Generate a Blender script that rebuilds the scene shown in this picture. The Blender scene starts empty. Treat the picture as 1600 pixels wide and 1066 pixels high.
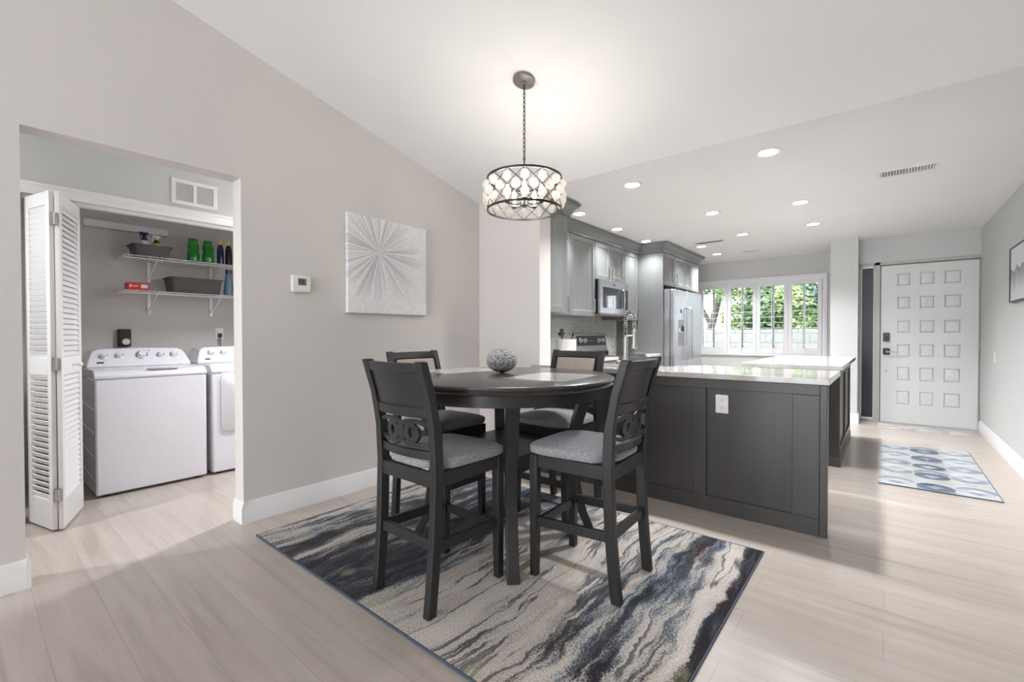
import bpy, bmesh, math, random
from mathutils import Vector, Matrix
random.seed(7)
S = bpy.context.scene
C = S.collection
PI = math.pi

# ------------------------------------------------------------------ camera
yaw, pitch, roll, CH = .6894, -.0126, -.0018, 1.1658
F = Vector((-math.sin(yaw)*math.cos(pitch), math.cos(yaw)*math.cos(pitch), math.sin(pitch)))
R0 = Vector((math.cos(yaw), math.sin(yaw), 0)); U0 = R0.cross(F)
R1 = R0*math.cos(roll)+U0*math.sin(roll); U1 = -R0*math.sin(roll)+U0*math.cos(roll)
cd = bpy.data.cameras.new('camera'); cam = bpy.data.objects.new('camera', cd); C.objects.link(cam)
cam.matrix_world = Matrix(((R1.x, U1.x, -F.x, 0), (R1.y, U1.y, -F.y, 0), (R1.z, U1.z, -F.z, CH), (0, 0, 0, 1)))
cd.sensor_width = 36; cd.lens = 708.7815*36/1600; cd.clip_start = .02
S.camera = cam

# ------------------------------------------------------------------ sky, exposure
w = bpy.data.worlds.new('world'); S.world = w; w.use_nodes = True
bg = w.node_tree.nodes['Background']; bg.inputs[0].default_value = (.86, .93, 1, 1); bg.inputs[1].default_value = 3.6
S.view_settings.view_transform = 'Standard'; S.view_settings.look = 'None'
S.view_settings.gamma = 1; S.view_settings.use_curve_mapping = False
S.view_settings.exposure = 0.55
S.cycles.use_denoising = True
S.cycles.max_bounces = 10; S.cycles.diffuse_bounces = 6; S.cycles.glossy_bounces = 4; S.cycles.transmission_bounces = 8
S.cycles.transparent_max_bounces = 8
S.cycles.caustics_reflective = False; S.cycles.caustics_refractive = False
S.cycles.sample_clamp_indirect = 6
P_DOWN, P_BULB, P_DAY, P_HALL = 18, 1.1, 138, 20

def area(name, loc, rot, sx, sy, power, col=(1, 1, 1), parent=None, shape='RECTANGLE', spread=PI):
    l = bpy.data.lights.new(name, 'AREA'); l.shape = shape; l.size = sx; l.size_y = sy; l.energy = power; l.color = col; l.spread = spread
    o = bpy.data.objects.new(name, l); C.objects.link(o); o.location = loc; o.rotation_euler = rot
    if parent: o.parent = parent
    return o
# daylight stand-in: area lamp added at the unseen opening behind the camera
day = area('daylight', (-1.1, -6.25, 1.3), (PI/2, 0, 0), 3.2, 2.3, P_DAY, (.95, .97, 1))
day['kind'] = 'helper'
sl_ = bpy.data.lights.new('sun', 'SUN'); sl_.energy = 2.2; sl_.angle = .02; sl_.color = (1, .97, .92)
sun = bpy.data.objects.new('sun', sl_); C.objects.link(sun); sun.rotation_euler = (math.radians(32), 0, math.radians(12)); sun['kind'] = 'helper'

# ------------------------------------------------------------------ colour + material helpers
def c(r, g=None, b=None):
    if g is None: g = b = r
    f = lambda v: (v/255/12.92) if v/255 <= .04045 else ((v/255+.055)/1.055)**2.4
    return (f(r), f(g), f(b), 1)
class NT:
    def __init__(s, name):
        s.m = bpy.data.materials.new(name); s.m.use_nodes = True; s.t = s.m.node_tree; s.n = s.t.nodes
        s.p = s.n['Principled BSDF']
    def node(s, typ, ins=None, **kw):
        n = s.n.new(typ)
        for k, v in kw.items(): setattr(n, k, v)
        for k, v in (ins or {}).items(): s.put(n.inputs[k], v)
        return n
    def put(s, sock, v):
        if hasattr(v, 'is_output') or isinstance(v, bpy.types.NodeSocket): s.t.links.new(v, sock)
        else: sock.default_value = v
    def math(s, op, a, b=0, cc=None, clamp=False):
        n = s.n.new('ShaderNodeMath'); n.operation = op; n.use_clamp = clamp
        s.put(n.inputs[0], a); s.put(n.inputs[1], b)
        if cc is not None: s.put(n.inputs[2], cc)
        return n.outputs[0]
    def coord(s): 
        return s.node('ShaderNodeTexCoord').outputs['Object']
    def xyz(s, off=None):
        v = s.coord()
        if off: v = s.node('ShaderNodeMapping', {'Vector': v, 'Location': off}).outputs[0]
        return s.node('ShaderNodeSeparateXYZ', {0: v}).outputs
    def comb(s, x=0., y=0., z=0.): return s.node('ShaderNodeCombineXYZ', {0: x, 1: y, 2: z}).outputs[0]
    def noise(s, v, scale=5., detail=2., rough=.5, dist=0.):
        return s.node('ShaderNodeTexNoise', {'Vector': v, 'Scale': scale, 'Detail': detail, 'Roughness': rough, 'Distortion': dist}).outputs['Fac']
    def ramp(s, f, stops, interp='LINEAR'):
        n = s.n.new('ShaderNodeValToRGB'); s.put(n.inputs[0], f); e = n.color_ramp; e.interpolation = interp
        while len(e.elements) < len(stops): e.elements.new(.5)
        for i, (p, col) in enumerate(stops):
            e.elements[i].position = p
            e.elements[i].color = col if isinstance(col, tuple) else (col, col, col, 1)
        return n.outputs['Color']
    def mix(s, f, a, b, mode='MIX'):
        n = s.n.new('ShaderNodeMix'); n.data_type = 'RGBA'; n.blend_type = mode
        s.put(n.inputs[0], f); s.put(n.inputs[6], a); s.put(n.inputs[7], b); return n.outputs[2]
    def scl(s, v, k): 
        return s.node('ShaderNodeMapping', {'Vector': v, 'Scale': k}).outputs[0]
    def bump(s, h, st=.1, d=.01):
        s.put(s.p.inputs['Normal'], s.node('ShaderNodeBump', {'Height': h, 'Strength': st, 'Distance': d}).outputs[0])
    def set(s, **kw):
        for k, v in kw.items(): s.put(s.p.inputs[{'col': 'Base Color', 'rough': 'Roughness', 'metal': 'Metallic', 'coat': 'Coat Weight', 'coatr': 'Coat Roughness', 'spec': 'Specular IOR Level', 'trans': 'Transmission Weight', 'ior': 'IOR', 'emc': 'Emission Color', 'ems': 'Emission Strength', 'sheen': 'Sheen Weight', 'alpha': 'Alpha'}[k]], v)
        return s
def plain(name, col, rough=.5, metal=0., var=.04, sc=40., bump=0., **kw):
    m = NT(name); n = m.noise(m.coord(), sc, 3)
    a = tuple(max(0, x*(1-var)) for x in col[:3])+(1,); b = tuple(min(1, x*(1+var)) for x in col[:3])+(1,)
    m.set(col=m.ramp(n, [(.3, a), (.7, b)]), rough=rough, metal=metal, **kw)
    if bump: m.bump(n, bump)
    return m.m
def wood(name, col, col2, rough=.35, axis='z', sc=60, coat=0.):
    m = NT(name); k = {'x': (1.2, sc, sc), 'y': (sc, 1.2, sc), 'z': (sc, sc, 1.2)}[axis]
    v = m.scl(m.coord(), k); n = m.noise(v, 1., 4, .6)
    n2 = m.noise(m.coord(), 3, 2)
    m.set(col=m.ramp(m.math('ADD', m.math('MULTIPLY', n, .7), m.math('MULTIPLY', n2, .3)), [(.3, col), (.7, col2)]), rough=rough, coat=coat, coatr=.15)
    m.bump(n, .08, .003)
    return m.m
def emit(name, col, st):
    m = NT(name); m.set(col=col, emc=col, ems=st); return m.m

M = {}
def wallmat(name, col):
    m = NT(name); co = m.coord(); n = m.noise(co, 130, 3, .6); n2 = m.noise(co, 1.3, 2)
    m.set(col=m.ramp(n2, [(.3, tuple(x*.975 for x in col[:3])+(1,)), (.7, col)]), rough=.75, spec=.25)
    m.bump(n, .12, .002); return m.m
M['wall'] = wallmat('greige_wall_paint', c(216, 211, 208))
M['wallgrey'] = wallmat('cool_grey_wall_paint', c(202, 204, 203))
M['ceil'] = wallmat('white_ceiling_paint', c(238, 238, 238))
M['closet'] = wallmat('closet_paint', c(200, 196, 193))
M['white'] = plain('white_semigloss_paint', c(232, 231, 232), .3, var=.01)
M['shutter'] = plain('shutter_white', c(228, 228, 233), .35, var=.01)
M['door'] = plain('door_white', c(214, 216, 216), .35, var=.01)
M['jamb'] = plain('door_frame_grey', c(176, 176, 172), .4, var=.02)
def cab(name, a, b): return wood(name, a, b, .38, 'z', 45)
M['cab'] = cab('grey_stained_cabinet', c(112, 114, 114), c(124, 126, 126))
M['cabx'] = wood('grey_stained_moulding', c(96, 98, 98), c(112, 114, 114), .35, 'y', 45)
M['cabdark'] = cab('dark_grey_stained_cabinet', c(58, 55, 53), c(67, 64, 62))
M['nickel'] = plain('brushed_nickel', c(205, 203, 200), .28, 1., .05, 90)
M['chrome'] = plain('polished_chrome', c(225, 222, 220), .1, 1., .02)
M['bronze'] = plain('dark_bronze', c(62, 57, 54), .4, .8, .1)
M['black'] = plain('black_plastic', c(18, 19, 22), .35, 0, .1)
M['blackglass'] = plain('black_glass', c(14, 15, 18), .08, 0, .05, coat=1.)
M['plastic'] = plain('white_plastic', c(232, 230, 228), .35, 0, .01)
M['enamel'] = plain('white_enamel', c(228, 228, 236), .22, 0, .01, coat=.5)
M['chairwood'] = wood('charcoal_stained_wood', c(31, 31, 32), c(48, 47, 48), .38, 'z', 55)
M['chairwoodx'] = wood('charcoal_stained_wood_cross', c(33, 32, 33), c(50, 49, 50), .38, 'x', 55)
M['tabletop'] = wood('charcoal_table_top', c(50, 46, 46), c(78, 72, 71), .28, 'x', 40, coat=.3)
M['pale_rect'] = wood('pale_rect_wood', c(196, 192, 189), c(216, 213, 211), .18, 'y', 30, coat=.4)
# steel, brushed vertically
m = NT('stainless_steel'); n = m.noise(m.scl(m.coord(), (200, 200, 2)), 1, 3); m.set(col=m.ramp(n, [(.3, c(186, 187, 192)), (.7, c(206, 207, 212))]), metal=.9, rough=.27); M['steel'] = m.m
m = NT('grey_heather_fabric'); co = m.coord()
a = m.noise(m.scl(co, (60, 420, 420)), 1, 2); b = m.noise(m.scl(co, (420, 60, 420)), 1, 2); mm = m.math('ADD', m.math('MULTIPLY', a, .5), m.math('MULTIPLY', b, .5))
m.set(col=m.ramp(mm, [(.36, c(112, 113, 118)), (.5, c(148, 149, 153)), (.64, c(182, 182, 186))]), rough=.9, sheen=.2); m.bump(mm, .35, .002); M['fabric'] = m.m
m = NT('taupe_linen_fabric'); co = m.coord()
a = m.noise(m.scl(co, (60, 420, 420)), 1, 2); m.set(col=m.ramp(a, [(.36, c(158, 144, 138)), (.64, c(196, 182, 175))]), rough=.9, sheen=.2); m.bump(a, .3, .002); M['linen'] = m.m
# quartz
m = NT('white_quartz'); n = m.noise(m.coord(), 6, 6, .6); m.set(col=m.ramp(n, [(.35, c(174, 169, 165)), (.55, c(194, 190, 187))]), rough=.09, coat=.4, coatr=.03); M['quartz'] = m.m
# plank floor: boards run along X
m = NT('pale_oak_plank_floor'); x, y, z = m.xyz()
br = m.node('ShaderNodeTexBrick', {'Vector': m.comb(x, y, 0.), 'Color1': (.0, .0, .0, 1), 'Color2': (1, 1, 1, 1), 'Mortar': (.5, .5, .5, 1), 'Scale': 1., 'Mortar Size': .0016, 'Mortar Smooth': .3, 'Bias': 0., 'Brick Width': 1.22, 'Row Height': .19}, offset=.37, offset_frequency=2)
row = m.math('FLOOR', m.math('DIVIDE', y, .19)); off = m.math('MULTIPLY', row, 7.31)
tone = br.outputs['Color']
gv = m.comb(m.math('ADD', m.math('MULTIPLY', x, 1.1), off), m.math('MULTIPLY', y, 16.), off)
g = m.noise(gv, 1., 5, .62, .6); g2 = m.noise(m.comb(m.math('ADD', m.math('MULTIPLY', x, .9), off), m.math('MULTIPLY', y, 4.5), off), 1.6, 4, .55, 1.2)
base = m.ramp(g, [(.28, c(160, 150, 142)), (.46, c(179, 169, 161)), (.7, c(189, 180, 172))])
base = m.mix(m.math('MULTIPLY', m.ramp(g2, [(.58, 0.), (.74, 1.)]), .42), base, c(168, 154, 147))
kn = m.noise(m.comb(m.math('ADD', m.math('MULTIPLY', x, 2.6), off), m.math('MULTIPLY', y, 8.), 0.), 1.2, 6, .7, 2.)
base = m.mix(m.math('MULTIPLY', m.ramp(kn, [(.63, 0.), (.72, 1.)]), .35), base, c(140, 125, 118))
base = m.mix(m.math('MULTIPLY', m.node('ShaderNodeSeparateColor', {0: tone}).outputs[0], .22), base, c(188, 176, 168))
base = m.mix(m.math('MULTIPLY', br.outputs['Fac'], .45), base, c(130, 118, 110))
m.set(col=base, rough=.3, spec=.45); m.bump(m.math('SUBTRACT', m.math('MULTIPLY', g, .3), br.outputs['Fac']), .12, .002); M['floor'] = m.m
# area rug, streaks along Y
m = NT('abstract_streak_rug'); x, y, z = m.xyz((-1.65, 1.9, 0))
w1 = m.noise(m.comb(m.math('MULTIPLY', x, 2.2), m.math('MULTIPLY', y, 1.6), 3.), 1., 3); w2 = m.noise(m.comb(m.math('MULTIPLY', x, 9.), m.math('MULTIPLY', y, 7.), 8.), 1., 4, .65)
xw = m.math('ADD', x, m.math('ADD', m.math('MULTIPLY', m.math('SUBTRACT', w1, .5), .20), m.math('MULTIPLY', m.math('SUBTRACT', w2, .5), .07)))
st = m.noise(m.comb(m.math('MULTIPLY', xw, 14.), m.math('MULTIPLY', y, 1.), 0.), 1., 8, .68)
u = m.node('ShaderNodeMapRange', {'Value': xw, 'From Min': -2.85, 'From Max': -.47, 'To Min': 0., 'To Max': 1.}).outputs[0]
band = m.ramp(u, [(0., .60), (.10, .50), (.20, .44), (.30, .34), (.44, .27), (.485, .62), (.62, .74), (.74, .68), (.82, .52), (.88, .45), (.93, .68), (.955, .60), (.97, .14), (1., .10)])
bandv = m.node('ShaderNodeSeparateColor', {0: band}).outputs[0]
patch = m.noise(m.comb(m.math('MULTIPLY', x, 3.1), m.math('MULTIPLY', y, 2.2), 21.), 1., 3, .6)
pile = m.noise(m.comb(x, y, 0.), 130., 3, .8)
v = m.math('ADD', bandv, m.math('ADD', m.math('MULTIPLY', m.math('SUBTRACT', st, .5), 1.5), m.math('ADD', m.math('MULTIPLY', m.math('SUBTRACT', patch, .5), .7), m.math('MULTIPLY', m.math('SUBTRACT', pile, .5), .75))))
v = m.math('ADD', m.math('MULTIPLY', m.math('SUBTRACT', v, .5), 1.45), .5)
cool = m.ramp(v, [(.08, c(22, 22, 32)), (.26, c(44, 50, 66)), (.4, c(90, 101, 114)), (.5, c(142, 151, 160)), (.58, c(196, 192, 184)), (.75, c(214, 203, 196)), (1., c(226, 217, 210))])
warm = m.ramp(v, [(.08, c(26, 18, 22)), (.28, c(54, 40, 44)), (.42, c(104, 98, 100)), (.5, c(160, 158, 156)), (.58, c(200, 192, 184)), (.75, c(214, 203, 196)), (1., c(226, 217, 210))])
tint = m.noise(m.comb(m.math('MULTIPLY', x, 5.), m.math('MULTIPLY', y, 1.2), 40.), 1., 3)
col = m.mix(m.ramp(tint, [(.46, 0.), (.56, 1.)]), cool, warm)
ln = m.noise(m.comb(m.math('MULTIPLY', xw, 8.), m.math('MULTIPLY', y, .45), 60.), 1., 3, .55)
lm = m.math('MULTIPLY', m.ramp(m.math('ABSOLUTE', m.math('SUBTRACT', ln, .5)), [(.0, 1.), (.008, .9), (.02, 0.)]), m.ramp(m.noise(m.comb(x, y, 70.), 2.2, 2), [(.36, 0.), (.42, 1.)]))
col = m.mix(m.math('MULTIPLY', lm, .85), col, c(62, 66, 80))
yel = m.noise(m.comb(m.math('MULTIPLY', x, 6.), m.math('MULTIPLY', y, 3.), 90.), 1., 3)
col = m.mix(m.math('MULTIPLY', m.ramp(yel, [(.6, 0.), (.68, 1.)]), .5), col, c(190, 184, 150))
spk = m.ramp(pile, [(.3, c(120, 120, 120)), (.62, c(255, 255, 255))]); col = m.mix(.55, col, spk, 'MULTIPLY')
m.set(col=col, rough=.95, spec=.1, sheen=.15); m.bump(m.math('ADD', pile, m.math('MULTIPLY', st, .8)), .7, .006); M['rug'] = m.m
M['rugedge'] = plain('blue_grey_binding', c(78, 90, 104), .85, 0, .2, 200)
# entry runner with oval medallions
m = NT('medallion_rug'); x, y, z = m.xyz()
cx_ = m.math('DIVIDE', x, .2233); ci = m.math('FLOOR', cx_); uu = m.math('SUBTRACT', m.math('FRACT', cx_), .5)
par = m.math('MULTIPLY', m.math('MODULO', ci, 2.), .06)
def ring(m, shift, per):
    vv = m.math('SUBTRACT', m.math('FRACT', m.math('DIVIDE', m.math('ADD', m.math('ADD', y, par), shift), per)), .5)
    vy = m.math('MULTIPLY', vv, per/.2233)
    d = m.math('SQRT', m.math('ADD', m.math('POWER', m.math('MULTIPLY', uu, 2.), 2.), m.math('POWER', m.math('MULTIPLY', vy, 2.15), 2.)))
    dm = m.math('ADD', m.math('ABSOLUTE', m.math('MULTIPLY', uu, 4.2)), m.math('ABSOLUTE', m.math('MULTIPLY', vy, 4.6)))
    return m.math('MULTIPLY', m.math('LESS_THAN', d, .98), m.math('GREATER_THAN', dm, 1.))
r1 = ring(m, 0., .34); r2 = ring(m, .15, .51)
mid = m.math('LESS_THAN', m.math('ABSOLUTE', m.math('SUBTRACT', ci, 1.)), .5)
nz = m.noise(m.comb(m.math('MULTIPLY', x, 8.), m.math('MULTIPLY', y, 20.), 0.), 1., 4, .65)
bgc = m.ramp(nz, [(.3, c(152, 152, 152)), (.6, c(176, 175, 174))])
rc1 = m.ramp(m.math('ADD', nz, m.math('MULTIPLY', mid, -.22)), [(.12, c(62, 76, 94)), (.38, c(112, 121, 133)), (.62, c(150, 155, 162))])
colr = m.mix(r1, bgc, rc1); colr = m.mix(m.math('MULTIPLY', r2, .55), colr, m.mix(mid, c(176, 180, 186), c(92, 106, 126)))
m.set(col=colr, rough=.9, spec=.1); m.bump(m.noise(m.coord(), 300, 2), .3, .002); M['runner'] = m.m
m = NT('marbled_mat'); n = m.noise(m.scl(m.coord(), (5, 14, 1)), 1., 5, .65, .8); m.set(col=m.ramp(n, [(.36, c(140, 138, 142)), (.5, c(196, 193, 192)), (.68, c(216, 212, 208))]), rough=.9); M['mat'] = m.m
# canvas with radial burst (object origin = burst centre)
m = NT('silver_starburst_canvas'); x, y, z = m.xyz()
r = m.math('SQRT', m.math('ADD', m.math('MULTIPLY', y, y), m.math('MULTIPLY', z, z)))
an = m.comb(m.math('DIVIDE', y, m.math('ADD', r, .0001)), m.math('DIVIDE', z, m.math('ADD', r, .0001)), 0.)
ray = m.noise(an, 13., 6, .8); lenn = m.noise(an, 3.2, 3, .6)
reach = m.math('ADD', .12, m.math('MULTIPLY', lenn, .52))
fall = m.math('SUBTRACT', 1., m.math('DIVIDE', r, reach), clamp=True)
dk = m.math('MULTIPLY', m.math('POWER', fall, .7), m.ramp(ray, [(.44, 0.), (.56, 1.)]))
paint = m.noise(m.coord(), 30, 4)
colr = m.mix(m.math('MULTIPLY', dk, .85), m.ramp(paint, [(.3, c(228, 227, 229)), (.7, c(240, 239, 240))]), c(112, 112, 118))
sp = m.math('MULTIPLY', m.ramp(m.noise(m.coord(), 170, 2, .7), [(.56, 0.), (.62, 1.)]), m.ramp(r, [(.01, 1.), (.13, 0.)]))
colr = m.mix(sp, colr, c(250, 250, 250)); m.set(col=colr, rough=.6); m.bump(ray, .2, .002); M['burst'] = m.m
m = NT('ink_wash_landscape'); x, y, z = m.xyz((.88, 5.7, 1.69)); hgt = m.noise(m.comb(m.math('MULTIPLY', y, 5.), 0., 0.), 1., 4)
lim = m.math('SUBTRACT', m.math('ADD', 1.66, m.math('MULTIPLY', hgt, .18)), z)
soft = m.noise(m.coord(), 9, 4, .6)
dkm = m.math('MULTIPLY', m.ramp(lim, [(.0, 0.), (.012, 1.)]), m.math('SUBTRACT', 1., m.math('MULTIPLY', lim, 5.), clamp=True))
m.set(col=m.mix(m.math('MULTIPLY', dkm, m.ramp(soft, [(.3, 1.), (.75, .55)])), c(222, 222, 230), c(62, 66, 76)), rough=.4); M['ink'] = m.m
# mosaic backsplash
m = NT('white_mosaic_tile'); x, y, z = m.xyz(); vo = m.node('ShaderNodeTexVoronoi', {'Vector': m.comb(0., m.math('MULTIPLY', y, 1.), m.math('MULTIPLY', z, 1.4)), 'Scale': 24., 'Randomness': .45}, feature='DISTANCE_TO_EDGE').outputs['Distance']
m.set(col=m.ramp(vo, [(.04, c(150, 150, 148)), (.12, c(214, 214, 212))]), rough=.2); m.bump(m.ramp(vo, [(.03, 0.), (.12, 1.)]), .3, .003); M['tile'] = m.m
m = NT('woven_grey_basket'); x, y, z = m.xyz(); ck = m.math('MULTIPLY', m.math('SINE', m.math('MULTIPLY', m.math('ADD', y, x), 420.)), m.math('SINE', m.math('MULTIPLY', z, 420.)))
m.set(col=m.ramp(ck, [(.2, c(70, 66, 66)), (.8, c(150, 144, 142))]), rough=.7); m.bump(ck, .6, .003); M['weave'] = m.m
def glass(name, col, rough=0.02, ior=1.45):
    m = NT(name); m.set(col=col, rough=rough, trans=1., ior=ior); m.p.inputs['Roughness'].default_value = rough; return m.m
M['crystal'] = glass('clear_crystal', (1, .99, .97, 1), .04, 1.35)
_t = M['crystal'].node_tree; _n = _t.nodes; _mx = _n.new('ShaderNodeMixShader'); _tr = _n.new('ShaderNodeBsdfTranslucent'); _tr.inputs[0].default_value = (1, .98, .95, 1)
_mx.inputs[0].default_value = .7; _t.links.new(_n['Principled BSDF'].outputs[0], _mx.inputs[1]); _t.links.new(_tr.outputs[0], _mx.inputs[2]); _t.links.new(_mx.outputs[0], _n['Material Output'].inputs[0])
M['pane'] = glass('window_glass', (1, 1, 1, 1), .0, 1.01)
M['greenglass'] = NT('green_plastic').set(col=c(38, 150, 52), rough=.12, trans=.45, coat=.6).m
M['navy'] = plain('navy_plastic', c(22, 40, 84), .2, 0, .08, coat=.5)
M['teal'] = plain('steel_blue_plastic', c(96, 128, 148), .25, 0, .06)
M['yellow'] = plain('yellow_cap', c(214, 196, 96), .4, 0, .04)
M['red'] = plain('red_card', c(206, 48, 40), .5, 0, .05)
M['binplastic'] = plain('charcoal_plastic', c(76, 72, 74), .5, 0, .05)
M['sidelight'] = plain('dark_blue_sidelight_glass', c(26, 34, 50), .4, 0, .08)
M['glow'] = emit('led_lens', (1, .985, .96, 1), 14.)
M['bulb'] = emit('candle_bulb', (1, .94, .84, 1), 70.)
M['candle'] = plain('candle_sleeve', c(236, 226, 214), .5, 0, .02)
M['canopy'] = plain('grey_bronze', c(120, 115, 113), .4, .3, .06)
m = NT('silver_dotted_ceramic'); vo = m.node('ShaderNodeTexVoronoi', {'Vector': m.coord(), 'Scale': 190., 'Randomness': .8}).outputs['Distance']
m.set(col=m.ramp(vo, [(.40, c(232, 232, 234)), (.58, c(30, 30, 36))]), rough=.35, metal=0.); m.bump(m.math('SUBTRACT', 1., vo), .8, .004); M['dots'] = m.m
m = NT('pale_block_garden_wall'); x, y, z = m.xyz(); br = m.node('ShaderNodeTexBrick', {'Vector': m.comb(x, z, 0.), 'Color1': c(158, 158, 156), 'Color2': c(150, 150, 148), 'Mortar': c(122, 122, 120), 'Scale': 1., 'Mortar Size': .008, 'Brick Width': .4, 'Row Height': .2}); m.set(col=br.outputs['Color'], rough=.9); M['block'] = m.m
m = NT('garden_lawn'); m.set(col=m.ramp(m.noise(m.coord(), 12, 4), [(.3, c(70, 92, 50)), (.7, c(120, 138, 84))]), rough=1.); M['lawn'] = m.m
def leafmat(name, a, b):
    m = NT(name); m.set(col=m.ramp(m.noise(m.coord(), 2.2, 4, .6), [(.35, a), (.65, b)]), rough=.6); return m.m
M['leafA'] = leafmat('deep_green_leaves', c(84, 118, 84), c(150, 178, 132)); M['leafB'] = leafmat('yellow_green_leaves', c(112, 142, 92), c(186, 202, 144)); M['leafC'] = leafmat('dusky_green_leaves', c(82, 112, 94), c(128, 156, 132))
M['bark'] = plain('grey_bark', c(112, 104, 94), .9, 0, .25, 20, .4)

# ------------------------------------------------------------------ mesh helper
ORG = {}
class MB:
    def __init__(s): s.bm = bmesh.new(); s.T = Matrix.Identity(4)
    def at(s, loc=(0, 0, 0), rz=0., mat=None):
        s.T = mat if mat is not None else Matrix.Translation(loc) @ Matrix.Rotation(rz, 4, 'Z'); return s
    def v(s, p): return s.bm.verts.new(s.T @ Vector(p))
    def f(s, vs, sm=False):
        try: fc = s.bm.faces.new(vs); fc.smooth = sm; return fc
        except ValueError: return None
    def hexa(s, P):
        a = [s.v(p) for p in P]
        for q in ((0, 3, 2, 1), (4, 5, 6, 7), (0, 1, 5, 4), (1, 2, 6, 5), (2, 3, 7, 6), (3, 0, 4, 7)): s.f([a[i] for i in q])
        return s
    def box(s, x0, x1, y0, y1, z0, z1):
        return s.hexa([(x0, y0, z0), (x1, y0, z0), (x1, y1, z0), (x0, y1, z0), (x0, y0, z1), (x1, y0, z1), (x1, y1, z1), (x0, y1, z1)])
    def prism(s, poly, axis, a, b):   # poly in the two other axes (cyclic order)
        def P(p, t): return {'x': (t, p[0], p[1]), 'y': (p[0], t, p[1]), 'z': (p[0], p[1], t)}[axis]
        A = [s.v(P(p, a)) for p in poly]; B = [s.v(P(p, b)) for p in poly]; n = len(poly)
        s.f(A[::-1]); s.f(B)
        for i in range(n): s.f([A[i], A[(i+1) % n], B[(i+1) % n], B[i]])
        return s
    def loft(s, rings, closed=False, cap=True, sm=True):
        V = [[s.v(p) for p in r] for r in rings]; n = len(V[0]); m_ = len(V)
        for i in range(m_ if closed else m_-1):
            a, b = V[i], V[(i+1) % m_]
            for j in range(n): s.f([a[j], a[(j+1) % n], b[(j+1) % n], b[j]], sm)
        if cap and not closed: s.f(V[0][::-1]); s.f(V[-1])
        return s
    def tube(s, pts, r, n=8, closed=False, cap=True):
        pts = [Vector(p) for p in pts]; rs = r if isinstance(r, (list, tuple)) else [r]*len(pts); rings = []; N = len(pts); up = None
        for i, p in enumerate(pts):
            t = (pts[(i+1) % N]-pts[i-1]) if closed else (pts[min(i+1, N-1)]-pts[max(i-1, 0)])
            t.normalize()
            if up is None: up = Vector((0, 0, 1)) if abs(t.z) < .9 else Vector((1, 0, 0))
            a = t.cross(up).normalized(); b = a.cross(t).normalized(); up = b
            rings.append([p+(a*math.cos(q)+b*math.sin(q))*rs[i] for q in [2*PI*k/n for k in range(n)]])
        return s.loft(rings, closed, cap)
    def bar(s, pts, wx, wy, up=None, closed=False):     # rectangular section; pts path; wx across, wy along "up"
        pts = [Vector(p) for p in pts]; rings = []; N = len(pts)
        for i, p in enumerate(pts):
            t = (pts[(i+1) % N]-pts[i-1]) if closed else (pts[min(i+1, N-1)]-pts[max(i-1, 0)])
            t.normalize(); U = Vector(up or (0, 0, 1)); a = t.cross(U).normalized(); b = a.cross(t).normalized()
            X = wx[i] if isinstance(wx, (list, tuple)) else wx; Y = wy[i] if isinstance(wy, (list, tuple)) else wy
            rings.append([p+a*X/2+b*Y/2, p-a*X/2+b*Y/2, p-a*X/2-b*Y/2, p+a*X/2-b*Y/2])
        return s.loft(rings, closed, True, False)
    def post(s, secs):   # secs: (x,y,z,wx,wy) horizontal sections
        return s.loft([[(x-a/2, y-b/2, z), (x+a/2, y-b/2, z), (x+a/2, y+b/2, z), (x-a/2, y+b/2, z)] for x, y, z, a, b in secs], sm=False)
    def lathe(s, prof, n=32, cap=True, o=(0, 0, 0), axis='z'):
        def P(r, h, q):
            a, b = r*math.cos(q), r*math.sin(q)
            return {'z': (o[0]+a, o[1]+b, o[2]+h), 'x': (o[0]+h, o[1]+a, o[2]+b), 'y': (o[0]+b, o[1]+h, o[2]+a)}[axis]
        return s.loft([[P(r, h, 2*PI*k/n) for k in range(n)] for r, h in prof], cap=cap)
    def ball(s, o, rx, ry=None, rz=None, n=16, e1=1., e2=1., fn=None):
        ry = ry or rx; rz = rz or rx; sg = lambda v, e: math.copysign(abs(v)**e, v); rings = []
        for i in range(n+1):
            ph = -PI/2*.998+PI*.998*i/n; cz = sg(math.cos(ph), e1); z = sg(math.sin(ph), e1); ring = []
            for k in range(2*n):
                q = 2*PI*k/(2*n); p = Vector((rx*cz*sg(math.cos(q), e2), ry*cz*sg(math.sin(q), e2), rz*z))
                if fn: p = fn(p)
                ring.append(Vector(o)+p)
            rings.append(ring)
        return s.loft(rings)
    def shaker(s, o, u, v, n, W, H, t=.02, fr=.06, rec=.008, sl=.008):
        o, u, v, n = Vector(o), Vector(u), Vector(v), Vector(n)
        def rc(m_, d): return [s.v(o+u*m_+v*m_+n*d), s.v(o+u*(W-m_)+v*m_+n*d), s.v(o+u*(W-m_)+v*(H-m_)+n*d), s.v(o+u*m_+v*(H-m_)+n*d)]
        L = [rc(0, 0), rc(0, t), rc(fr, t), rc(fr+sl*.3, t-rec*.5), rc(fr+sl, t-rec)]
        s.f(L[0][::-1])
        for a, b in zip(L, L[1:]):
            for j in range(4): s.f([a[j], a[(j+1) % 4], b[(j+1) % 4], b[j]])
        s.f(L[-1]); return s
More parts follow.
